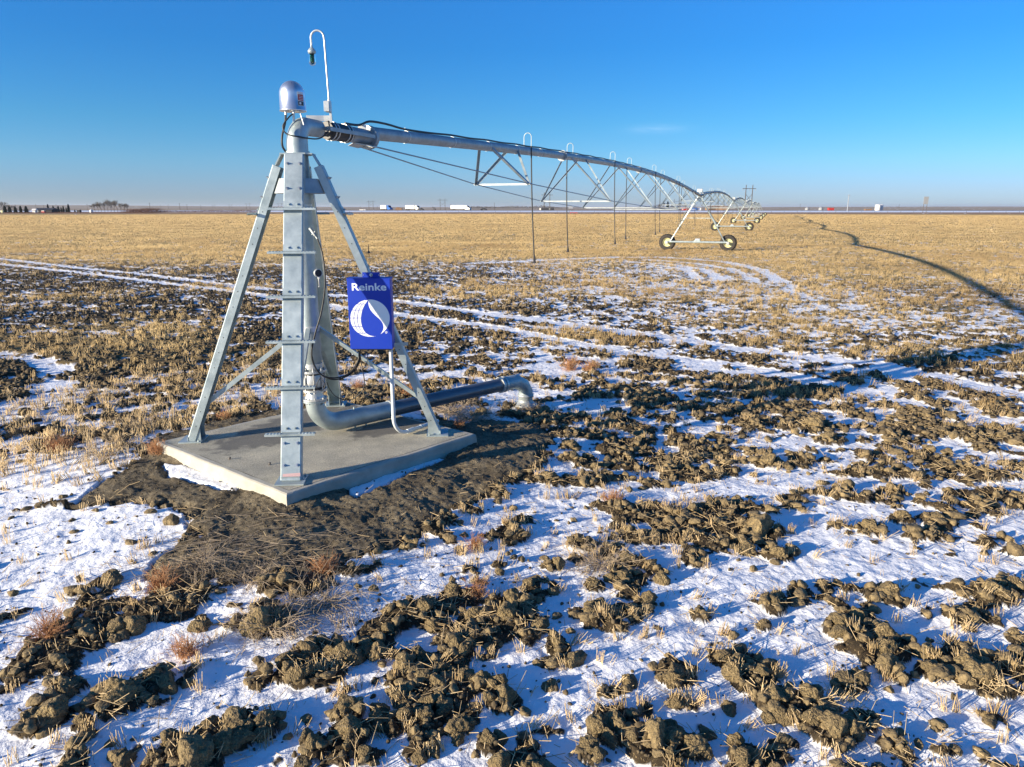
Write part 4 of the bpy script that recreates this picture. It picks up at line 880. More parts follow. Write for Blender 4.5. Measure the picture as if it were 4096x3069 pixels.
# ================================================================== warning lamp
pb_ = along(.66, 0, ZP+.11); lp = thing('beacon_lamp', 'clear jar beacon lamp on a hooked steel pole above the tower elbow', 'beacon lamp', tuple(pb_))
def bl(mb, name, m): mb.v = [tuple(Vector(v)-pb_) for v in mb.v]; return mb.build(name, M[m], lp)
p0 = Vector((at(1316, 400, pb_.y).x, pb_.y, 0)); zA, zT = at(1316, 405, pb_.y).z, at(1290, 122, pb_.y).z
rr_ = .085; P = [Vector((p0.x, p0.y, zA)), Vector((p0.x-.015, p0.y, zT-rr_*1.5)), Vector((p0.x-.018, p0.y, zT-rr_))]
for k in range(1, 12): a_ = R(180*k/11); P.append(Vector((p0.x-.018-rr_+rr_*math.cos(a_), p0.y, zT-rr_+rr_*math.sin(a_))))
P.append(P[-1]+Vector((0, 0, -.10))); mb = MB(); mb.tube(P, .0125, 14); bl(mb, 'pole', 'galv_bright')
mb = MB(); mb.box((p0.x-.012, p0.y-.01, zA-.07), (.075, .08, .14), None, .006); mb.box((p0.x-.026, p0.y-.055, zA-.07), (.07, .008, .13), None, .003); mb.tube([(p0.x, p0.y, zA-.01), (p0.x, p0.y, zA+.02)], .018, 12); bl(mb, 'junction_box', 'galv_bright')
mb = MB(); mb.box((p0.x+.01, p0.y, zA-.20), (.03, .02, .14)); mb.box((p0.x-.08, p0.y, zA-.215), (.22, .01, .07)); bl(mb, 'mounting_bracket', 'galv_bright')
q_ = P[-1]; mm = Matrix.Translation(q_)
mb = MB(); mb.lathe([(.014, .01), (.016, -.02), (.03, -.03), (.048, -.055), (.052, -.06), (.052, -.075), (.047, -.08), (.047, -.095), (0.0, -.095)], 28, mm); bl(mb, 'lamp_cap', 'galv')
mb = MB(); mb.lathe([(.043, -.095), (.043, -.19), (.038, -.215), (.024, -.233), (.002, -.238)], 28, mm); mb.lathe([(.040, -.095), (.040, -.19), (.035, -.212), (.022, -.229), (.002, -.234)][::-1], 28, mm); bl(mb, 'glass_jar', 'glass')
mb = MB(); mb.lathe([(0.0, -.10), (.026, -.10), (.028, -.13), (.025, -.14), (.028, -.17), (.026, -.19), (.018, -.215), (0, -.22)], 20, mm); bl(mb, 'green_lens', 'green_lens')
# ================================================================== spans
SL = 53.2; RY = math.atan2(.9415, .337)
ST = [26.6+6.4*k for k in range(-3, 4)]; WID = [1.3, 2.2, 2.8, 3.1, 2.8, 2.2, 1.3]; DEP = [.76, 1.26, 1.58, 1.70, 1.58, 1.26, .76]
def pz(s): return ZP+(-.07*s/SL)+.64*math.sin(math.pi*s/SL)
def make_span():
    t = thing('irrigation_span', 'nearest irrigation span arching from the pivot tower to the first wheeled tower', 'irrigation span', (CX, CY, 0), RY, 'irrigation spans of the pivot')
    mb = MB(); mb.tube([(s, 0, pz(s)) for s in np.linspace(1.74, SL-.02, 60)], .095, 24)
    mb.tube([(1.74, 0, ZP), (1.78, 0, ZP)], .17, 24, smooth=False)
    for s in (12.2, 24.6, 37): mb.tube([(s, 0, pz(s)), (s+.05, 0, pz(s+.05))], .15, 20, smooth=False)
    mb.build('main_pipe', M['galv_dull'], t)
    mb = MB(); P = [(1.1, -.02, ZP+.13), (1.5, 0, ZP+.15), (1.8, 0, ZP+.23), (2.3, 0, pz(2.3)+.16), (2.9, 0, pz(2.9)+.12)]
    s = 3.8; k = 0
    while s < SL-1: P.append((s, 0, pz(s)+.113+.012*(k % 2))); s += .9; k += 1
    P.append((SL-.3, 0, pz(SL)+.14)); mb.tube(spl(P, 4), .017, 8); mb.build('power_cable', M['rubber'], t)
    mb = MB(); s = 2.9
    while s < SL-1: mb.tube([(s, 0, pz(s)-.0), (s+.02, 0, pz(s))], .101, 16); mb.box((s+.01, .02, pz(s)+.13), (.03, .05, .02)); s += 1.8
    mb.build('cable_band', M['galv_bright'], t)
    for sg in (-1, 1):
        mb = MB(); P = [(1.66, sg*.11, ZP-.13)]+[(ST[k], sg*WID[k]/2, pz(ST[k])-DEP[k]) for k in range(7)]+[(SL-.9, sg*.15, pz(SL)-.13)]
        for a_, b_ in zip(P[:-1], P[1:]): mb.tube([a_, b_], .011, 8, cap=False)
        for p in P[1:-1]: mb.tube([(p[0]-.05, p[1], p[2]), (p[0]+.05, p[1], p[2])], .022, 8)
        mb.build('truss_rod', M['galv_dull'], t)
    for k in range(7):
        s = ST[k]; zb = pz(s)-DEP[k]
        for sg in (-1, 1):
            for e_ in (-1, 1):
                se = s+e_*(.8+.05*DEP[k])+(.0 if sg < 0 else -.3); mb = MB(); mb.angle((s+e_*.02, sg*WID[k]/2, zb), (se, sg*.095, pz(se)-.02), .042 if DEP[k] > 1 else .05, (0, sg, .2), .005); mb.build('strut', M['galv'], t)
        mb = MB(); mb.angle((s, -WID[k]/2, zb+.01), (s, WID[k]/2, zb+.01), .04, (0, 0, 1), .005); mb.build('crossbar', M['galv_dull'], t)
    DR = [8.9, 13.4, 18.6, 22.8, 28.3, 32.5, 38, 42.2, 47.6]
    for k, s in enumerate(DR):
        sg = -1 if k % 2 == 0 else 1                  # local -Y is the right hand side of the arm
        zt_ = pz(s)+.40; r_ = .09; ztop = pz(s)+.095; cy_ = sg*r_
        P = [(s, 0, ztop), (s, 0, zt_-r_)]+[(s, cy_-sg*r_*math.cos(R(18*j)), zt_-r_+r_*math.sin(R(18*j))) for j in range(1, 10)]+[(s, 2*cy_, zt_-r_), (s, 2*cy_, pz(s)+.10)]
        mb = MB(); mb.tube(P, .0095, 10); gn = mb.build('gooseneck', M['galv'], t)
        wob = .10*math.sin(k*1.7)+.05; ln_ = pz(s)-2.15; q0 = Vector((s, 2*cy_, pz(s)+.10)); P = [q0+Vector((wob*a_*a_*.6-.10*a_*a_, sg*.02*a_-.10*a_*a_, -ln_*a_)) for a_ in np.linspace(0, 1, 9)]
        mb = MB(); mb.tube(P, .0165, 10); h_ = mb.build('drop_hose', M['rubber'], t)
        mb = MB(); e_ = P[-1]; mb.lathe([(.012, .10), (.022, .08), (.022, .03), (.03, .02), (.03, -.03), (.045, -.06), (.045, -.075), (0, -.08)], 14, Matrix.Translation(e_)); mb.build('sprinkler_nozzle', M['far_dark'], h_)
    return t
span = make_span()
NT = 6
def make_tower():
    t = thing('drive_tower', 'nearest wheeled drive tower with pale yellow rims under the pipe', 'drive tower', (0, 0, 0), RY, 'wheeled drive towers of the pivot')
    W2 = 2.45; rw = .66; zb = rw+.04
    mb = MB(); mb.tube([(0, -W2-.12, zb), (0, W2+.12, zb)], .085, 16); mb.box((0, 0, zb+.10), (.16, .5, .10)); mb.build('base_beam', M['galv'], t)
    for sg in (-1, 1):
        for e_ in (-1, 1):
            mb = MB(); mb.bar((0+e_*.03, sg*(W2-.28), zb+.06), (e_*.35-.1, sg*.10, ZP-.20), .07, .07); mb.build('tower_leg', M['galv'], t)
        mb = MB(); mb.bar((-.05, sg*1.45, 2.2), (-2.2, sg*.42, pz(SL-2.2)-.55), .05, .05); mb.build('side_brace', M['galv'], t)
    mb = MB(); mb.bar((0, -1.2, 2.62), (0, 1.2, 2.62), .045, .045); mb.build('cross_tie', M['galv'], t)
    for sg in (-1, 1):
        wl = bpy.data.objects.new('wheel', None); S.collection.objects.link(wl); wl.parent = t; wl.location = (.30, sg*W2, rw-.02); wl.empty_display_size = .1
        mm = Matrix.Rotation(R(90), 4, 'Y')
        mb = MB(); mb.lathe([(.34, -.13), (.40, -.17), (.52, -.185), (.60, -.17), (.635, -.13), (.645, -.06), (.645, .06), (.635, .13), (.60, .17), (.52, .185), (.40, .17), (.34, .13)], 40, mm)
        for k in range(22):
            for h_ in (-1, 1):
                a_ = 2*math.pi*(k+.5*(h_ > 0))/22; m2 = Matrix.Rotation(a_, 4, 'X') @ Matrix.Translation((h_*.085, 0, .655)) @ Matrix.Rotation(R(38*h_), 4, 'Z'); mb.box((0, 0, 0), (.19, .035, .05), m2)
        mb.build('tyre', M['tyre'], wl)
        mb = MB(); mb.lathe([(.0, -.03), (.10, -.04), (.13, -.06), (.20, -.05), (.29, -.02), (.31, -.10), (.35, -.14), (.36, -.14), (.345, -.12)], 36, mm); mb.lathe([(.0, -.02), (.10, -.01), (.2, .0), (.29, .02), (.31, .10), (.35, .14), (.345, .12)], 36, mm); mb.build('rim', M['rim'], wl)
        mb = MB(); mb.box((-.06+0, sg*W2, zb-.06), (.20, .22, .26), None, .03); mb.tube([(-.1, sg*W2, rw-.02), (.30, sg*W2, rw-.02)], .06, 14); mb.build('gearbox', M['galv_bright'], t)
    mb = MB(); mb.box((.3, 0, zb+.18), (.22, .4, .2), None, .02); mb.build('drive_motor', M['galv_bright'], t)
    mb = MB(); mb.tube([(-.25, 0, ZP-.07), (.1, 0, ZP-.07)], .15, 20); mb.tube([(.1, 0, ZP-.06), (1.78, 0, ZP)], .10, 20); mb.tube([(.3, 0, ZP-.06), (.7, 0, ZP-.04)], .125, 20); mb.build('flexible_joint', M['galv_dull'], t)
    mb = MB(); mb.tube([(-.15, -.12, ZP-.1), (-.2, .1, ZP-.3), (0, .16, ZP-.45), (.15, 0, ZP-.3), (0, -.14, ZP-.15)], .03, 8); mb.tube([(-.1, .12, ZP-.1), (-.1, .2, ZP-.45), (.1, 0, ZP-.55), (.2, -.1, ZP-.2)], .025, 8); mb.build('cable_loop', M['rubber'], t)
    mb = MB(); mb.box((-.12, 0, ZP+.30), (.30, .42, .26), None, .02); mb.box((-.12, 0, ZP+.12), (.1, .1, .2)); mb.build('tower_box', M['galv_bright'], t)
    return t
tw = make_tower()
ords = ['first', 'second', 'third', 'fourth', 'fifth', 'sixth']
for k in range(NT):
    s = span if k == 0 else copy_tree(span); s.location = (CX+UD.x*SL*k, CY+UD.y*SL*k, 0)
    if k: s['label'] = '%s arched irrigation span counted from the pivot tower%s' % (ords[k], ', the farthest' if k == NT-1 else '')
    t = tw if k == 0 else copy_tree(tw); t.location = (CX+UD.x*SL*(k+1), CY+UD.y*SL*(k+1), .02)
    if k: t['label'] = '%s wheeled drive tower counted from the pivot%s' % (ords[k], ', the farthest' if k == NT-1 else '')
# ================================================================== far things
def gy(px, Y, z=0): d = at(px, 800, Y); return Vector((d.x, Y, z))
# highway: embankment sheets (snowy shoulder, asphalt)
def strip(name, mt, Y0, Y1, z0, z1, lab, x0=-3000, x1=3000, slope=-.06):
    mb = MB(); K = 40; vs = []; fs = []
    for k in range(K+1):
        x = x0+(x1-x0)*k/K; vs += [(x, Y0+slope*x, z0), (x, Y1+slope*x, z1)]
    fs = [(2*k, 2*k+2, 2*k+3, 2*k+1) for k in range(K)]; mb.add(vs, fs); return tag(mb.build(name, mt), lab, kind='structure')
mat('road_snow', (.90, .91, .93), .5, 0, .05, .02, col2=(.82, .82, .84)); mat('asphalt', (.11, .11, .115), .8, 0, .2, .5); mat('verge', (.34, .21, .12), .95, 0, .4, .05)
strip('verge', M['verge'], 440, 480, 0.006, .40, 'brown grassy highway verge')
strip('road_shoulder', M['road_snow'], 480, 545, .40, 1.05, 'snow covered highway shoulder')
strip('road', M['asphalt'], 545, 600, 1.05, 1.06, 'grey highway beyond the field')
strip('verge', M['verge'], 600, 640, 1.06, -.2, 'far side highway verge')
mat('far_snow', (.62, .62, .64), .8, 0, .5, .02, col2=(.35, .32, .30))
def hframe(px, Y, h, lab, w_=None):
    w_ = w_ or h*.24; t = thing('power_pylon', lab, 'power pylon', tuple(gy(px, Y)), R(10), 'wooden two pole power pylons')
    for sg in (-1, 1): mb = MB(); mb.tube([(sg*w_/2, 0, -1), (sg*w_/2, 0, h)], [h*.022, h*.015], 8); mb.build('pole', M['wood_pole'], t)
    mb = MB(); mb.bar((-w_*1.0, 0, h*.86), (w_*1.0, 0, h*.86), h*.02, h*.022); mb.build('crossarm', M['wood_pole'], t)
    mb = MB(); mb.bar((-w_/2, 0, h*.36), (w_/2, 0, h*.66), h*.011, h*.011); mb.bar((w_/2, 0, h*.36), (-w_/2, 0, h*.66), h*.011, h*.011); mb.build('cross_brace', M['wood_pole'], t)
    mb = MB()
    for q_ in (-.95, 0, .95): mb.tube([(q_*w_, 0, h*.85), (q_*w_, 0, h*.78)], h*.008, 6)
    mb.build('insulator', M['far_grey'], t)
def upole(px, Y, h, lab, arm=True, mt='wood_pole', grp='single utility poles along the horizon'):
    t = thing('utility_pole', lab, 'utility pole', tuple(gy(px, Y)), R(12), grp); mb = MB(); mb.tube([(0, 0, -1), (0, 0, h)], [h*.026, h*.018], 8); mb.build('pole', M[mt], t)
    if arm: mb = MB(); mb.bar((-h*.11, 0, h*.93), (h*.11, 0, h*.93), h*.012, h*.014); mb.build('crossarm', M[mt], t)
hf = [(2994, 740, 620, 'large two pole power pylon behind the far irrigation spans'), (2188, 770, 760, 'two pole power pylon behind the black container trailer'), (1770, 794, 900, 'two pole power pylon between the pumpjack and the white truck'), (1483, 802, 1050, 'two pole power pylon left of the blue cab truck'), (1118, 812, 1300, 'two pole power pylon behind the pivot tower legs'), (990, 813, 1300, 'two pole pylon just left of the pivot tower step'), (920, 818, 1700, 'small two pole pylon left of the pivot tower'), (852, 819, 1900, 'faint two pole pylon over the left road')]
for px, yt, Y, lab in hf: hframe(px, Y, at(px, yt, Y).z, lab, 6.0)
up = [(1300+1113/2.212, 816, 650, 'pole right of the pumpjack pylon'), (1300+1498/2.212, 811, 640, 'tall pole between truck and container trailer'), (1300+308/2.212, 825, 800, 'short pole right of the pivot leg'), (1300+85/2.212, 823, 800, 'pole beside the pivot leg'), (1300+460/2.212, 826, 800, 'short pole left of the blue cab truck'), (1657, 820, 700, 'pole behind the middle white truck'), (1541, 824, 760, 'pole behind the blue cab truck'), (3000+795*.4955, 778, 520, 'tall pale pole on the right horizon'), (716, 813, 560, 'crossarm pole left of the pivot tower'), (596, 811, 560, 'tall pole at the right end of the brush'), (345, 816, 800, 'pole at the white tank by the bare grove'), (139, 816, 900, 'pole behind the farmhouse'), (745, 817, 640, 'pole right of the crossarm pole'), (505, 818, 700, 'pole in front of the bare grove'), (2697, 797, 800, 'pole over the middle farmyard'), (170, 819, 950, 'pole rising behind the dark roof'), (221, 818, 900, 'pole right of the farmhouse'), (3600, 816, 1500, 'faint pole right of the white silo'), (3203, 815, 1500, 'faint pole left of the grain bins'), (1300+1358/2.212, 833-8, 1200, 'tiny pole left of the pickup'), (2091, 823, 1300, 'tiny pole left of the container trailer'), (640, 818, 1500, 'faint pole above the left road'), (670, 818, 1500, 'second faint pole above the left road'), (800, 819, 1500, 'third faint pole above the left road')]
for px, yt, Y, lab in up: upole(px, Y, at(px, yt, Y).z, lab, True, 'far_grey' if 'pale' in lab else 'wood_pole')
def wheels(mb, xs, r=.5, w_=.3, y=1.1):
    for x in xs:
        for sg in (-1, 1): mb.tube([(x, sg*y-w_/2, r), (x, sg*y+w_/2, r)], r, 14)
ZR = 1.06
def truck(px, Y, lab, cab='far_white', rz=0, L=13, trailer='far_white'):
    t = thing('semi_truck', lab, 'truck', tuple(gy(px, Y, ZR)), rz, 'trucks on the highway')
    mb = MB(); mb.box((0, 0, 2.55), (L, 2.6, 2.85), None, .08); mb.build('trailer', M[trailer], t)
    mb = MB(); mb.box((-.5, 0, 1.0), (L-3, 1.2, .25)); mb.build('trailer_frame', M['far_dark'], t)
    mb = MB(); c0 = L/2+.9; pr = [(c0, .6), (c0+5.2, .6), (c0+5.2, 1.7), (c0+4.6, 2.1), (c0+3.3, 2.3), (c0+2.5, 3.5), (c0+1.3, 3.9), (c0, 3.9)]
    k = len(pr); mb.add([(x, -1.2, z) for x, z in pr]+[(x, 1.2, z) for x, z in pr], [tuple(range(k)), tuple(range(2*k-1, k-1, -1))]+[(i, k+i, k+(i+1) % k, (i+1) % k) for i in range(k)]); mb.build('cab', M[cab], t)
    mb = MB(); mb.add([(c0+3.32, -1.0, 2.38), (c0+3.32, 1.0, 2.38), (c0+2.6, 1.0, 3.42), (c0+2.6, -1.0, 3.42)], [(0, 1, 2, 3)]); mb.box((c0+2.0, -1.215, 2.8), (1.0, .02, .7)); mb.build('windscreen', M['glass_dark'], t)
    mb = MB(); wheels(mb, (-L/2+1.2, -L/2+2.5, L/2+.2, L/2+1.6, c0+4.2)); mb.build('wheels', M['tyre'], t)
truck(1543-6, 590, 'white box truck trailer pulled by a blue cab, leftmost on the highway', 'far_blue', R(-50), 9); truck(1649-6, 590, 'white semi truck followed by a dark car on the highway', 'far_white', R(-48), 13); truck(1836-4, 585, 'large white semi truck, rightmost white one on the highway', 'far_white', R(-38), 14)
def car(px, Y, lab, pickup=False, mt='far_dark'):
    t = thing('parked_car' if False else 'car', lab, 'car', tuple(gy(px, Y, ZR)), R(-30))
    pr = [(-2.4, .4), (2.3, .4), (2.4, .9), (1.3, 1.05), (.7, 1.65), (-.9 if pickup else -1.6, 1.65), (-1.1 if pickup else -2.2, 1.05), (-2.4, 1.0)]; k = len(pr); mb = MB(); mb.add([(x*1.1, -.9, z*1.1) for x, z in pr]+[(x*1.1, .9, z*1.1) for x, z in pr], [tuple(range(k)), tuple(range(2*k-1, k-1, -1))]+[(i, k+i, k+(i+1) % k, (i+1) % k) for i in range(k)]); mb.build('body', M[mt], t)
    mb = MB(); mb.box((-.2, -1.0+.09, 1.5), (1.8, .02, .35)); mb.build('window', M['glass_dark'], t); mb = MB(); wheels(mb, (-1.5, 1.5), .38, .22, .85); mb.build('wheels', M['tyre'], t)
car(1682, 580, 'dark car just behind the middle white truck'); car(1935, 585, 'dark pickup alone on the highway', True); 
def boxthing(name, lab, cat, px, Y, w_, d_, h, mt, z=0, rz=0, roof=None, parts=()):
    t = thing(name, lab, cat, tuple(gy(px, Y, z)), rz); mb = MB(); mb.box((0, 0, h/2), (w_, d_, h), None, min(w_, h)*.02); mb.build('body' if not roof else 'wall', M[mt], t)
    if roof:
        mb = MB(); o_ = w_/2+.5; rh = h*.55; mb.add([(-o_, -d_/2-.5, h-.1), (o_, -d_/2-.5, h-.1), (o_, d_/2+.5, h-.1), (-o_, d_/2+.5, h-.1), (-o_, 0, h+rh), (o_, 0, h+rh)], [(0, 1, 5, 4), (2, 3, 4, 5), (0, 4, 3), (1, 2, 5), (0, 3, 2, 1)]); mb.build('roof', M[roof], t)
    for (nm, c, d, mt2) in parts: mb = MB(); mb.box(c, d); mb.build(nm, M[mt2], t)
    return t
boxthing('container_trailer', 'long black trailer with white front panel below the pylon', 'trailer', 2187, 640, 13.0, 2.6, 2.0, 'far_dark', .9, R(-5), None, [('front_panel', (-5.6, -1.32, 1.0), (1.4, .05, 1.7), 'far_white'), ('emblem_patch', (2.6, -1.32, 1.1), (.9, .05, .5), 'far_white'), ('chassis', (0, 0, -.35), (11, 1.6, .5), 'far_grey')])
boxthing('hay_stack', 'brown stack of bales beside the highway', 'hay stack', 1594, 640, 5.6, 3, 1.9, 'far_brown', 1.0, 0, None, [('top_bale', (-.6, 0, 2.2), (3.2, 2.4, .6), 'far_brown')])
boxthing('low_shed', 'low white shed by the road near the pivot leg', 'shed', 1449, 640, 5.4, 3, .8, 'far_white', .9, 0, None, [('door', (1.2, -1.52, .3), (.8, .05, .6), 'far_grey')])
boxthing('red_trailer', 'bright red trailer right of the grain bins', 'trailer', 3327, 560, 4.2, 2.5, 2.0, 'far_red', 1.1, 0, None, [('drawbar', (-2.5, 0, .1), (1, .2, .2), 'far_dark'), ('wheels', (0, -1.1, -.1), (1.2, .3, .7), 'tyre')])
boxthing('red_container', 'red container with pale end in the middle farmyard', 'container', 2742, 640, 5.2, 2.4, 2.4, 'far_red', .9, 0, None, [('pale_panel', (-2.2, -1.23, 1.2), (.7, .04, 1.6), 'far_white')])
boxthing('blue_container', 'blue container beside the red container', 'container', 2775, 640, 5.4, 2.4, 2.3, 'far_blue', .9, 0, None, [('pale_band', (0, -1.23, .9), (3.6, .04, .4), 'far_white')])
boxthing('white_container', 'white and blue container right of the blue one', 'container', 2796, 641, 4.2, 2.4, 2.2, 'far_white', .9, 0, None, [('blue_panel', (0, -1.23, 1.2), (1.6, .04, 1.2), 'far_blue')])
boxthing('hay_stack', 'small brown stack left of the white silo', 'hay stack', 3476, 600, 5, 3, 1.2, 'far_brown', 1.0)
boxthing('brown_barn', 'brown barn right of the middle farmyard', 'barn', 2849, 900, 13, 9, 3, 'far_brown', 0, R(15), 'far_brown'); boxthing('brown_barn', 'second brown barn behind the irrigation spans', 'barn', 2881, 900, 18, 9, 3.4, 'far_brown', 0, R(-10), 'far_brown')
hs_ = boxthing('farmhouse', 'long dark roofed farmhouse among evergreens at far left', 'farmhouse', 178, 470, 10.5, 7, 2.0, 'far_dark', 0, R(5), 'roof_dark', [('garage_door', (-3.5, -3.55, 1.0), (1.2, .05, 1.4), 'far_grey'), ('window', (1, -3.53, 1.2), (1.2, .05, .7), 'glass_dark')])
boxthing('red_truck', 'small red and white vehicle in front of the farmhouse', 'vehicle', 167, 440, 1.8, 1.6, 1.0, 'far_red', .2, 0, None, [('cover', (0, 0, 1.2), (1.7, 1.5, .35), 'far_white'), ('wheels', (0, -.7, -.05), (1.2, .2, .3), 'tyre')])
boxthing('white_shed', 'small white shed at the left end of the farmhouse', 'shed', 132, 460, 1.7, 2, 1.7, 'far_white', 0, 0, 'far_white'); boxthing('dark_bin', 'square dark bin right of the small conifers', 'bin', 310, 470, 2, 2, 1.9, 'far_dark', 0, 0, None, [('lid', (0, 0, 1.95), (2.1, 2.1, .1), 'far_grey')])
boxthing('pale_tank', 'pale yellow tank at the far left edge', 'tank', 1, 440, 1.2, 1.2, 1.7, 'rim')
def tank(px, Y, r, h, lab, mt='far_white', cone=.25, cat='tank', name='white_tank', z=0):
    t = thing(name, lab, cat, tuple(gy(px, Y, z))); mb = MB(); mb.lathe([(r*.97, 0), (r, .1), (r, h), (r*.96, h+.05)], 24); mb.build('shell', M[mt], t); mb = MB(); mb.lathe([(r*.98, h), (r*.3, h+r*cone*2), (.01, h+r*cone*2.3)], 24); mb.build('roof', M[mt], t)
    mb = MB()
    for k in range(1, 4): mb.lathe([(r+.001, h*k/4-.03), (r+.04, h*k/4), (r+.001, h*k/4+.03)], 24)
    mb.build('hoop', M[mt], t); return t
tank(359, 455, 1.0, 1.7, 'white tank in front of the bare grove', name='white_tank'); tank(3515, 600, 2.2, 4.6, 'left half of the white twin silo on the right horizon', name='white_silo', cat='silo', cone=.1, z=.8); tank(3526, 602, 1.9, 4.7, 'right half of the white twin silo on the right horizon', name='white_silo', cat='silo', cone=.1, z=.8)
tank(3232, 700, 2.0, 1.7, 'left grey grain bin with domed roof', 'far_grey', .3, 'grain bin', 'grain_bin', .8); tank(3287, 680, 2.0, 1.9, 'right grey grain bin with domed roof', 'far_grey', .3, 'grain bin', 'grain_bin', .8)
def billboard(px, Y, yt, w_, h, lab, mt='far_grey', rz=0):
    zt = at(px, yt, Y).z; t = thing('billboard', lab, 'billboard', tuple(gy(px, Y)), rz)
    for sg in (-1, 1): mb = MB(); mb.bar((sg*w_*.36, 0, 0), (sg*w_*.36, 0, zt-h*.1), .22, .22); mb.build('post', M['wood_pole' if mt == 'far_grey' else mt], t)
    mb = MB(); mb.box((0, -.15, zt-h/2), (w_, .15, h)); mb.build('panel', M[mt], t); mb = MB()
    for k in range(5): mb.box((-w_*.4+w_*.2*k, .02, zt-h/2), (.12, .14, h*.98))
    mb.build('stringer', M['wood_pole'], t)
billboard(3704, 430, 787, 2.7, 4.3, 'tall grey billboard on two posts on the right horizon', 'far_grey', R(0)); billboard(2283, 520, 825, 3.0, 1.7, 'small grey sign behind the second spray hose')
# red farm implement at the field edge
t = thing('field_gate', 'low red frame standing at the far field edge', 'frame', tuple(gy(2296, 375))); 
mb = MB(); mb.bar((-1.9, 0, .9), (1.9, 0, .9), .12, .25); mb.build('beam', M['far_red'], t)
for sg in (-1.7, 1.7, .3): mb = MB(); mb.bar((sg, 0, 0), (sg, 0, .8), .14, .14); mb.build('post', M['far_red'], t)
# pumpjack
t = thing('pumpjack', 'dark nodding oil pumpjack beyond the highway', 'pumpjack', tuple(gy(1300+962/2.212, 660, .9))); h = at(1735, 828, 660).z-.9; k = h/4.0
mb = MB(); mb.bar((-.9*k, 0, 0), (0, 0, 3.0*k), .25, .25); mb.bar((.9*k, 0, 0), (0, 0, 3.0*k), .25, .25); mb.build('samson_post', M['far_dark'], t)
mb = MB(); mb.bar((-1.7*k, 0, 3.8*k), (2.0*k, 0, 2.4*k), .3, .35); mb.build('walking_beam', M['far_dark'], t)
mb = MB(); mb.bar((-1.8*k, 0, 4.1*k), (-1.95*k, 0, 3.0*k), .35, .4); mb.build('horse_head', M['far_dark'], t)
mb = MB(); mb.box((1.8*k, 0, .9*k), (1.2*k, .8, 1.4*k)); mb.bar((1.8*k, 0, 1.2*k), (1.9*k, 0, 2.4*k), .15, .15); mb.build('counterweight', M['far_dark'], t)
mb = MB(); mb.box((0, 0, -.2), (4.5*k, 1.5, .5)); mb.build('skid_base', M['far_brown'], t)
# trees -----------------------------------------------------------------
def leafmesh(name, pts, size, mtl):                   # small triangles spread through a volume
    n_ = len(pts); d1 = RNG.normal(size=(n_, 3)); d1 /= np.linalg.norm(d1, axis=1, keepdims=True); d2 = np.cross(d1, RNG.normal(size=(n_, 3))); d2 /= np.linalg.norm(d2, axis=1, keepdims=True)
    s = size*RNG.uniform(.5, 1.3, (n_, 1)); V = np.stack([pts-d1*s, pts+d1*s*.8+d2*s*.4, pts+d2*s], 1).reshape(-1, 3); return npmesh(name, V, np.arange(n_*3).reshape(-1, 3), mtl)
def conifer_mesh(h, r, seed, blunt=.0):
    rg_ = np.random.default_rng(seed); n_ = 1400; t_ = rg_.uniform(0, 1, n_)**.8; z_ = h*(.05+.95*(1-t_)); prof = (t_**(.75 if blunt == 0 else .45)); lay = .75+.25*np.sin(z_*9/h*3.1)
    a_ = rg_.uniform(0, 6.28, n_); rr = r*prof*lay*rg_.uniform(.55, 1.05, n_)*(1+.18*np.sin(a_*5+seed)); return np.stack([rr*np.cos(a_), rr*np.sin(a_), z_], 1)
def conifer(px, Y, h, r, lab, blunt=.0, grp='dark evergreens by the farmhouse'):
    t = thing('evergreen_tree', lab, 'tree', tuple(gy(px, Y)), 0, grp); link('crown', leafmesh('crown', conifer_mesh(h, r, int(px), blunt), h*.07, M['needle']), t); mb = MB(); mb.tube([(0, 0, 0), (0, 0, h*.9)], [h*.03, h*.005], 7); mb.build('trunk', M['bark_grey'], t)
for k, (px, r) in enumerate(((13, 1.5), (32, 1.45), (55, 1.5), (76, 1.2), (98, 1.7))): conifer(px, 480, 4.4-.3*(k % 3), r, '%s blunt dark evergreen of the row at far left' % ['first', 'second', 'third', 'fourth', 'fifth'][k], 1)
for px, h, r, lab in ((187, 5.3, .9, 'dark spruce rising behind the farmhouse roof'), (208, 4.4, 1.0, 'dark evergreen at the right end of the farmhouse'), (228, 4.4, 1.2, 'dark evergreen right of the farmhouse'), (239, 3.4, .8, 'short evergreen between two taller ones'), (248, 4.3, .9, 'slim evergreen left of the tallest spruce'), (259, 3.2, .8, 'short evergreen beside the tallest spruce'), (269, 5.4, 1.1, 'tallest slim spruce right of the farmhouse'), (293, 2.0, .8, 'small dark bush left of the dark bin')): conifer(px, 490, h, r, lab)
conifer(2672, 800, 9.5, 2.2, 'dark spruce in the middle farmyard', grp='trees of the middle farmyard')
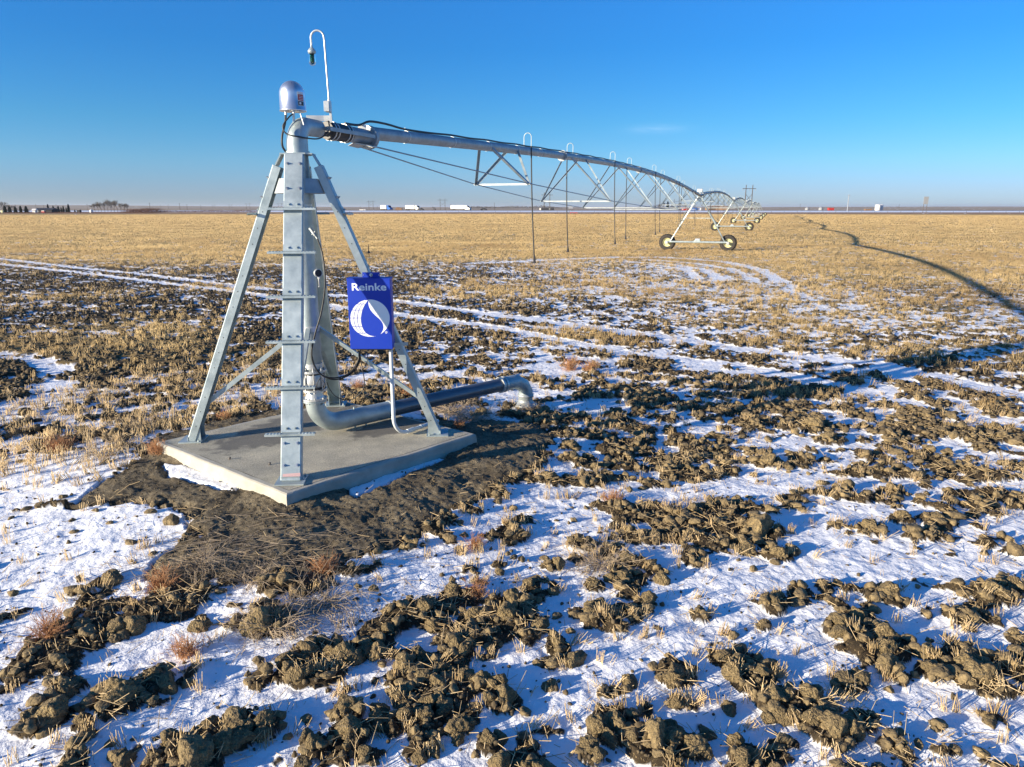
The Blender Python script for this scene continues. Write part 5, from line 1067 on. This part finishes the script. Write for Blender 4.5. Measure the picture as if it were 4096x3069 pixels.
def bare(px, Y, h, wd, lab, grp, seed, dens=420):
    rg_ = np.random.default_rng(seed); B = []; T_ = []; W = []
    def grow(p, d, L_, r_, lv):
        q_ = p+d*L_; B.append(p); T_.append(q_); W.append(r_)
        if lv == 0: return
        for _ in range(3 if lv < 4 else 4):
            dd = d+rg_.normal(0, .42, 3)*np.array([wd/h*1.9, wd/h*1.9, .5]); dd[2] = abs(dd[2])*.8+.25; dd /= np.linalg.norm(dd); grow(p+d*L_*rg_.uniform(.6, 1), dd, L_*rg_.uniform(.6, .85), r_*.6, lv-1)
    grow(np.zeros(3), np.array([0, 0, 1.]), h*.33, h*.016, 5)
    t = thing('bare_tree', lab, 'tree', tuple(gy(px, Y)), 0, grp); n1 = 5; tr = straws(np.array(B[:n1]), np.array(T_[:n1]), np.array(W[:n1]), 5); link('trunk', npmesh('trunk', *tr, M['bark_grey']), t)
    cr = straws(np.array(B[n1:]), np.array(T_[n1:]), np.maximum(np.array(W[n1:]), .022*h/6)); link('crown', npmesh('crown', *cr, M['bark_grey']), t)
gi = ['left edge', 'second', 'third', 'fourth', 'fifth', 'sixth', 'seventh', 'eighth', 'ninth', 'tenth', 'right edge']
for k in range(11):
    px = 374+13.0*k; h = 8.6*(.72+.28*math.sin(math.pi*(k+1.3)/12.5))*random.uniform(.92, 1.05); bare(px, 500+random.uniform(-12, 12), h, h*.5, 'leafless grey tree, %s from the left in the roadside grove' % (gi[k] if 0 < k < 10 else gi[k]), 'bare trees of the grove', 40+k)
for k, px in enumerate((6, 26, 44)): bare(px, 560, 8.2-1.2*k, 4.5, '%s tall bare tree behind the far left evergreens' % ['leftmost', 'middle', 'rightmost'][k], 'bare trees at far left', 60+k)
for k, (px, h) in enumerate(((2636, 7), (2655, 8.5), (2700, 7.5), (2722, 8.5), (2745, 8), (2618, 5))): bare(px, 790, h*1.15, h*.7, '%s leafless tree of the middle farmyard' % ['second', 'third', 'fourth', 'fifth', 'rightmost', 'leftmost'][k], 'trees of the middle farmyard', 80+k)
boxthing('farm_shed', 'low dark shed in the middle farmyard', 'shed', 2665, 760, 12, 6, 2.0, 'far_dark', .3, 0, 'roof_dark'); boxthing('farm_shed', 'grey shed under the bare trees of the middle farmyard', 'shed', 2700, 770, 9, 6, 2.6, 'far_grey', .3, 0, 'roof_dark')
# brush and far shelterbelts (uncountable)
def brush(name, lab, xa, xb, Y, h, n_, sz, mt):
    p0_, p1_ = gy(xa, Y), gy(xb, Y); t_ = RNG.uniform(0, 1, n_); x = p0_.x+(p1_.x-p0_.x)*t_; hh = h*(.35+.9*fbm(t_*9, t_*0, 5, 3))*np.minimum(1, 6*np.minimum(t_, 1-t_)+.25); P = np.stack([x, Y+RNG.normal(0, 6, n_), hh*RNG.uniform(0, 1, n_)], 1); tag(link(name, leafmesh(name, P, sz, M[mt])), lab, 'brush', kind='stuff')
brush('red_brush', 'reddish willow brush at the left field edge', 505, 640, 480, 3.3, 9000, .22, 'brush'); brush('ditch_grass', 'rusty ditch grass along the left road', 620, 1060, 500, 1.6, 9000, .22, 'brush')
brush('field_edge_grass', 'dark dry grass along the left field edge', -200, 620, 440, .8, 9000, .18, 'brush'); brush('far_shelterbelt', 'thin far line of trees on the horizon', 1850, 2250, 2400, 9, 3000, 1.6, 'bark_grey'); brush('far_shelterbelt', 'far bushes on the right horizon', 3080, 4000, 3000, 6, 1500, 1.6, 'bark_grey')
# field fence
t = thing('wire_fence', 'thin wire fence with posts along the highway ditch', 'fence', (0, 0, 0)); mb = MB()
f0, f1 = gy(1300, 455), gy(4300, 430)
pp = MB(); pp.tube([(0, 0, 0), (0, 0, 1.3)], .07, 6); po = pp.build('post', M['wood_pole'], t)
for k in range(60):
    p = f0.lerp(f1, k/59); o = po if k == 0 else po.copy()
    if k: S.collection.objects.link(o); o.parent = t
    o.location = p
for z_ in (.5, .9, 1.2): mb.tube([f0+Vector((0, 0, z_)), f1+Vector((0, 0, z_))], .012, 4)
mb.build('wire', M['far_grey'], t)
# ================================================================== haze
hz = MB(); hz.box((0, 0, 0), (66000, 66000, 1)); 
hm = bpy.data.materials.new('haze'); hm.use_nodes = True; n = hm.node_tree; n.nodes.clear(); o_ = n.nodes.new('ShaderNodeOutputMaterial'); v_ = n.nodes.new('ShaderNodeVolumePrincipled'); v_.inputs['Density'].default_value = 4.5e-5; v_.inputs['Color'].default_value = (.80, .86, .97, 1); v_.inputs['Anisotropy'].default_value = .2
n.links.new(v_.outputs[0], o_.inputs['Volume'])
hz.v = [(x, y, -1.2 if z < 0 else 60) for x, y, z in hz.v]; tag(hz.build('haze', hm), 'thin bluish air over the plain', kind='stuff')
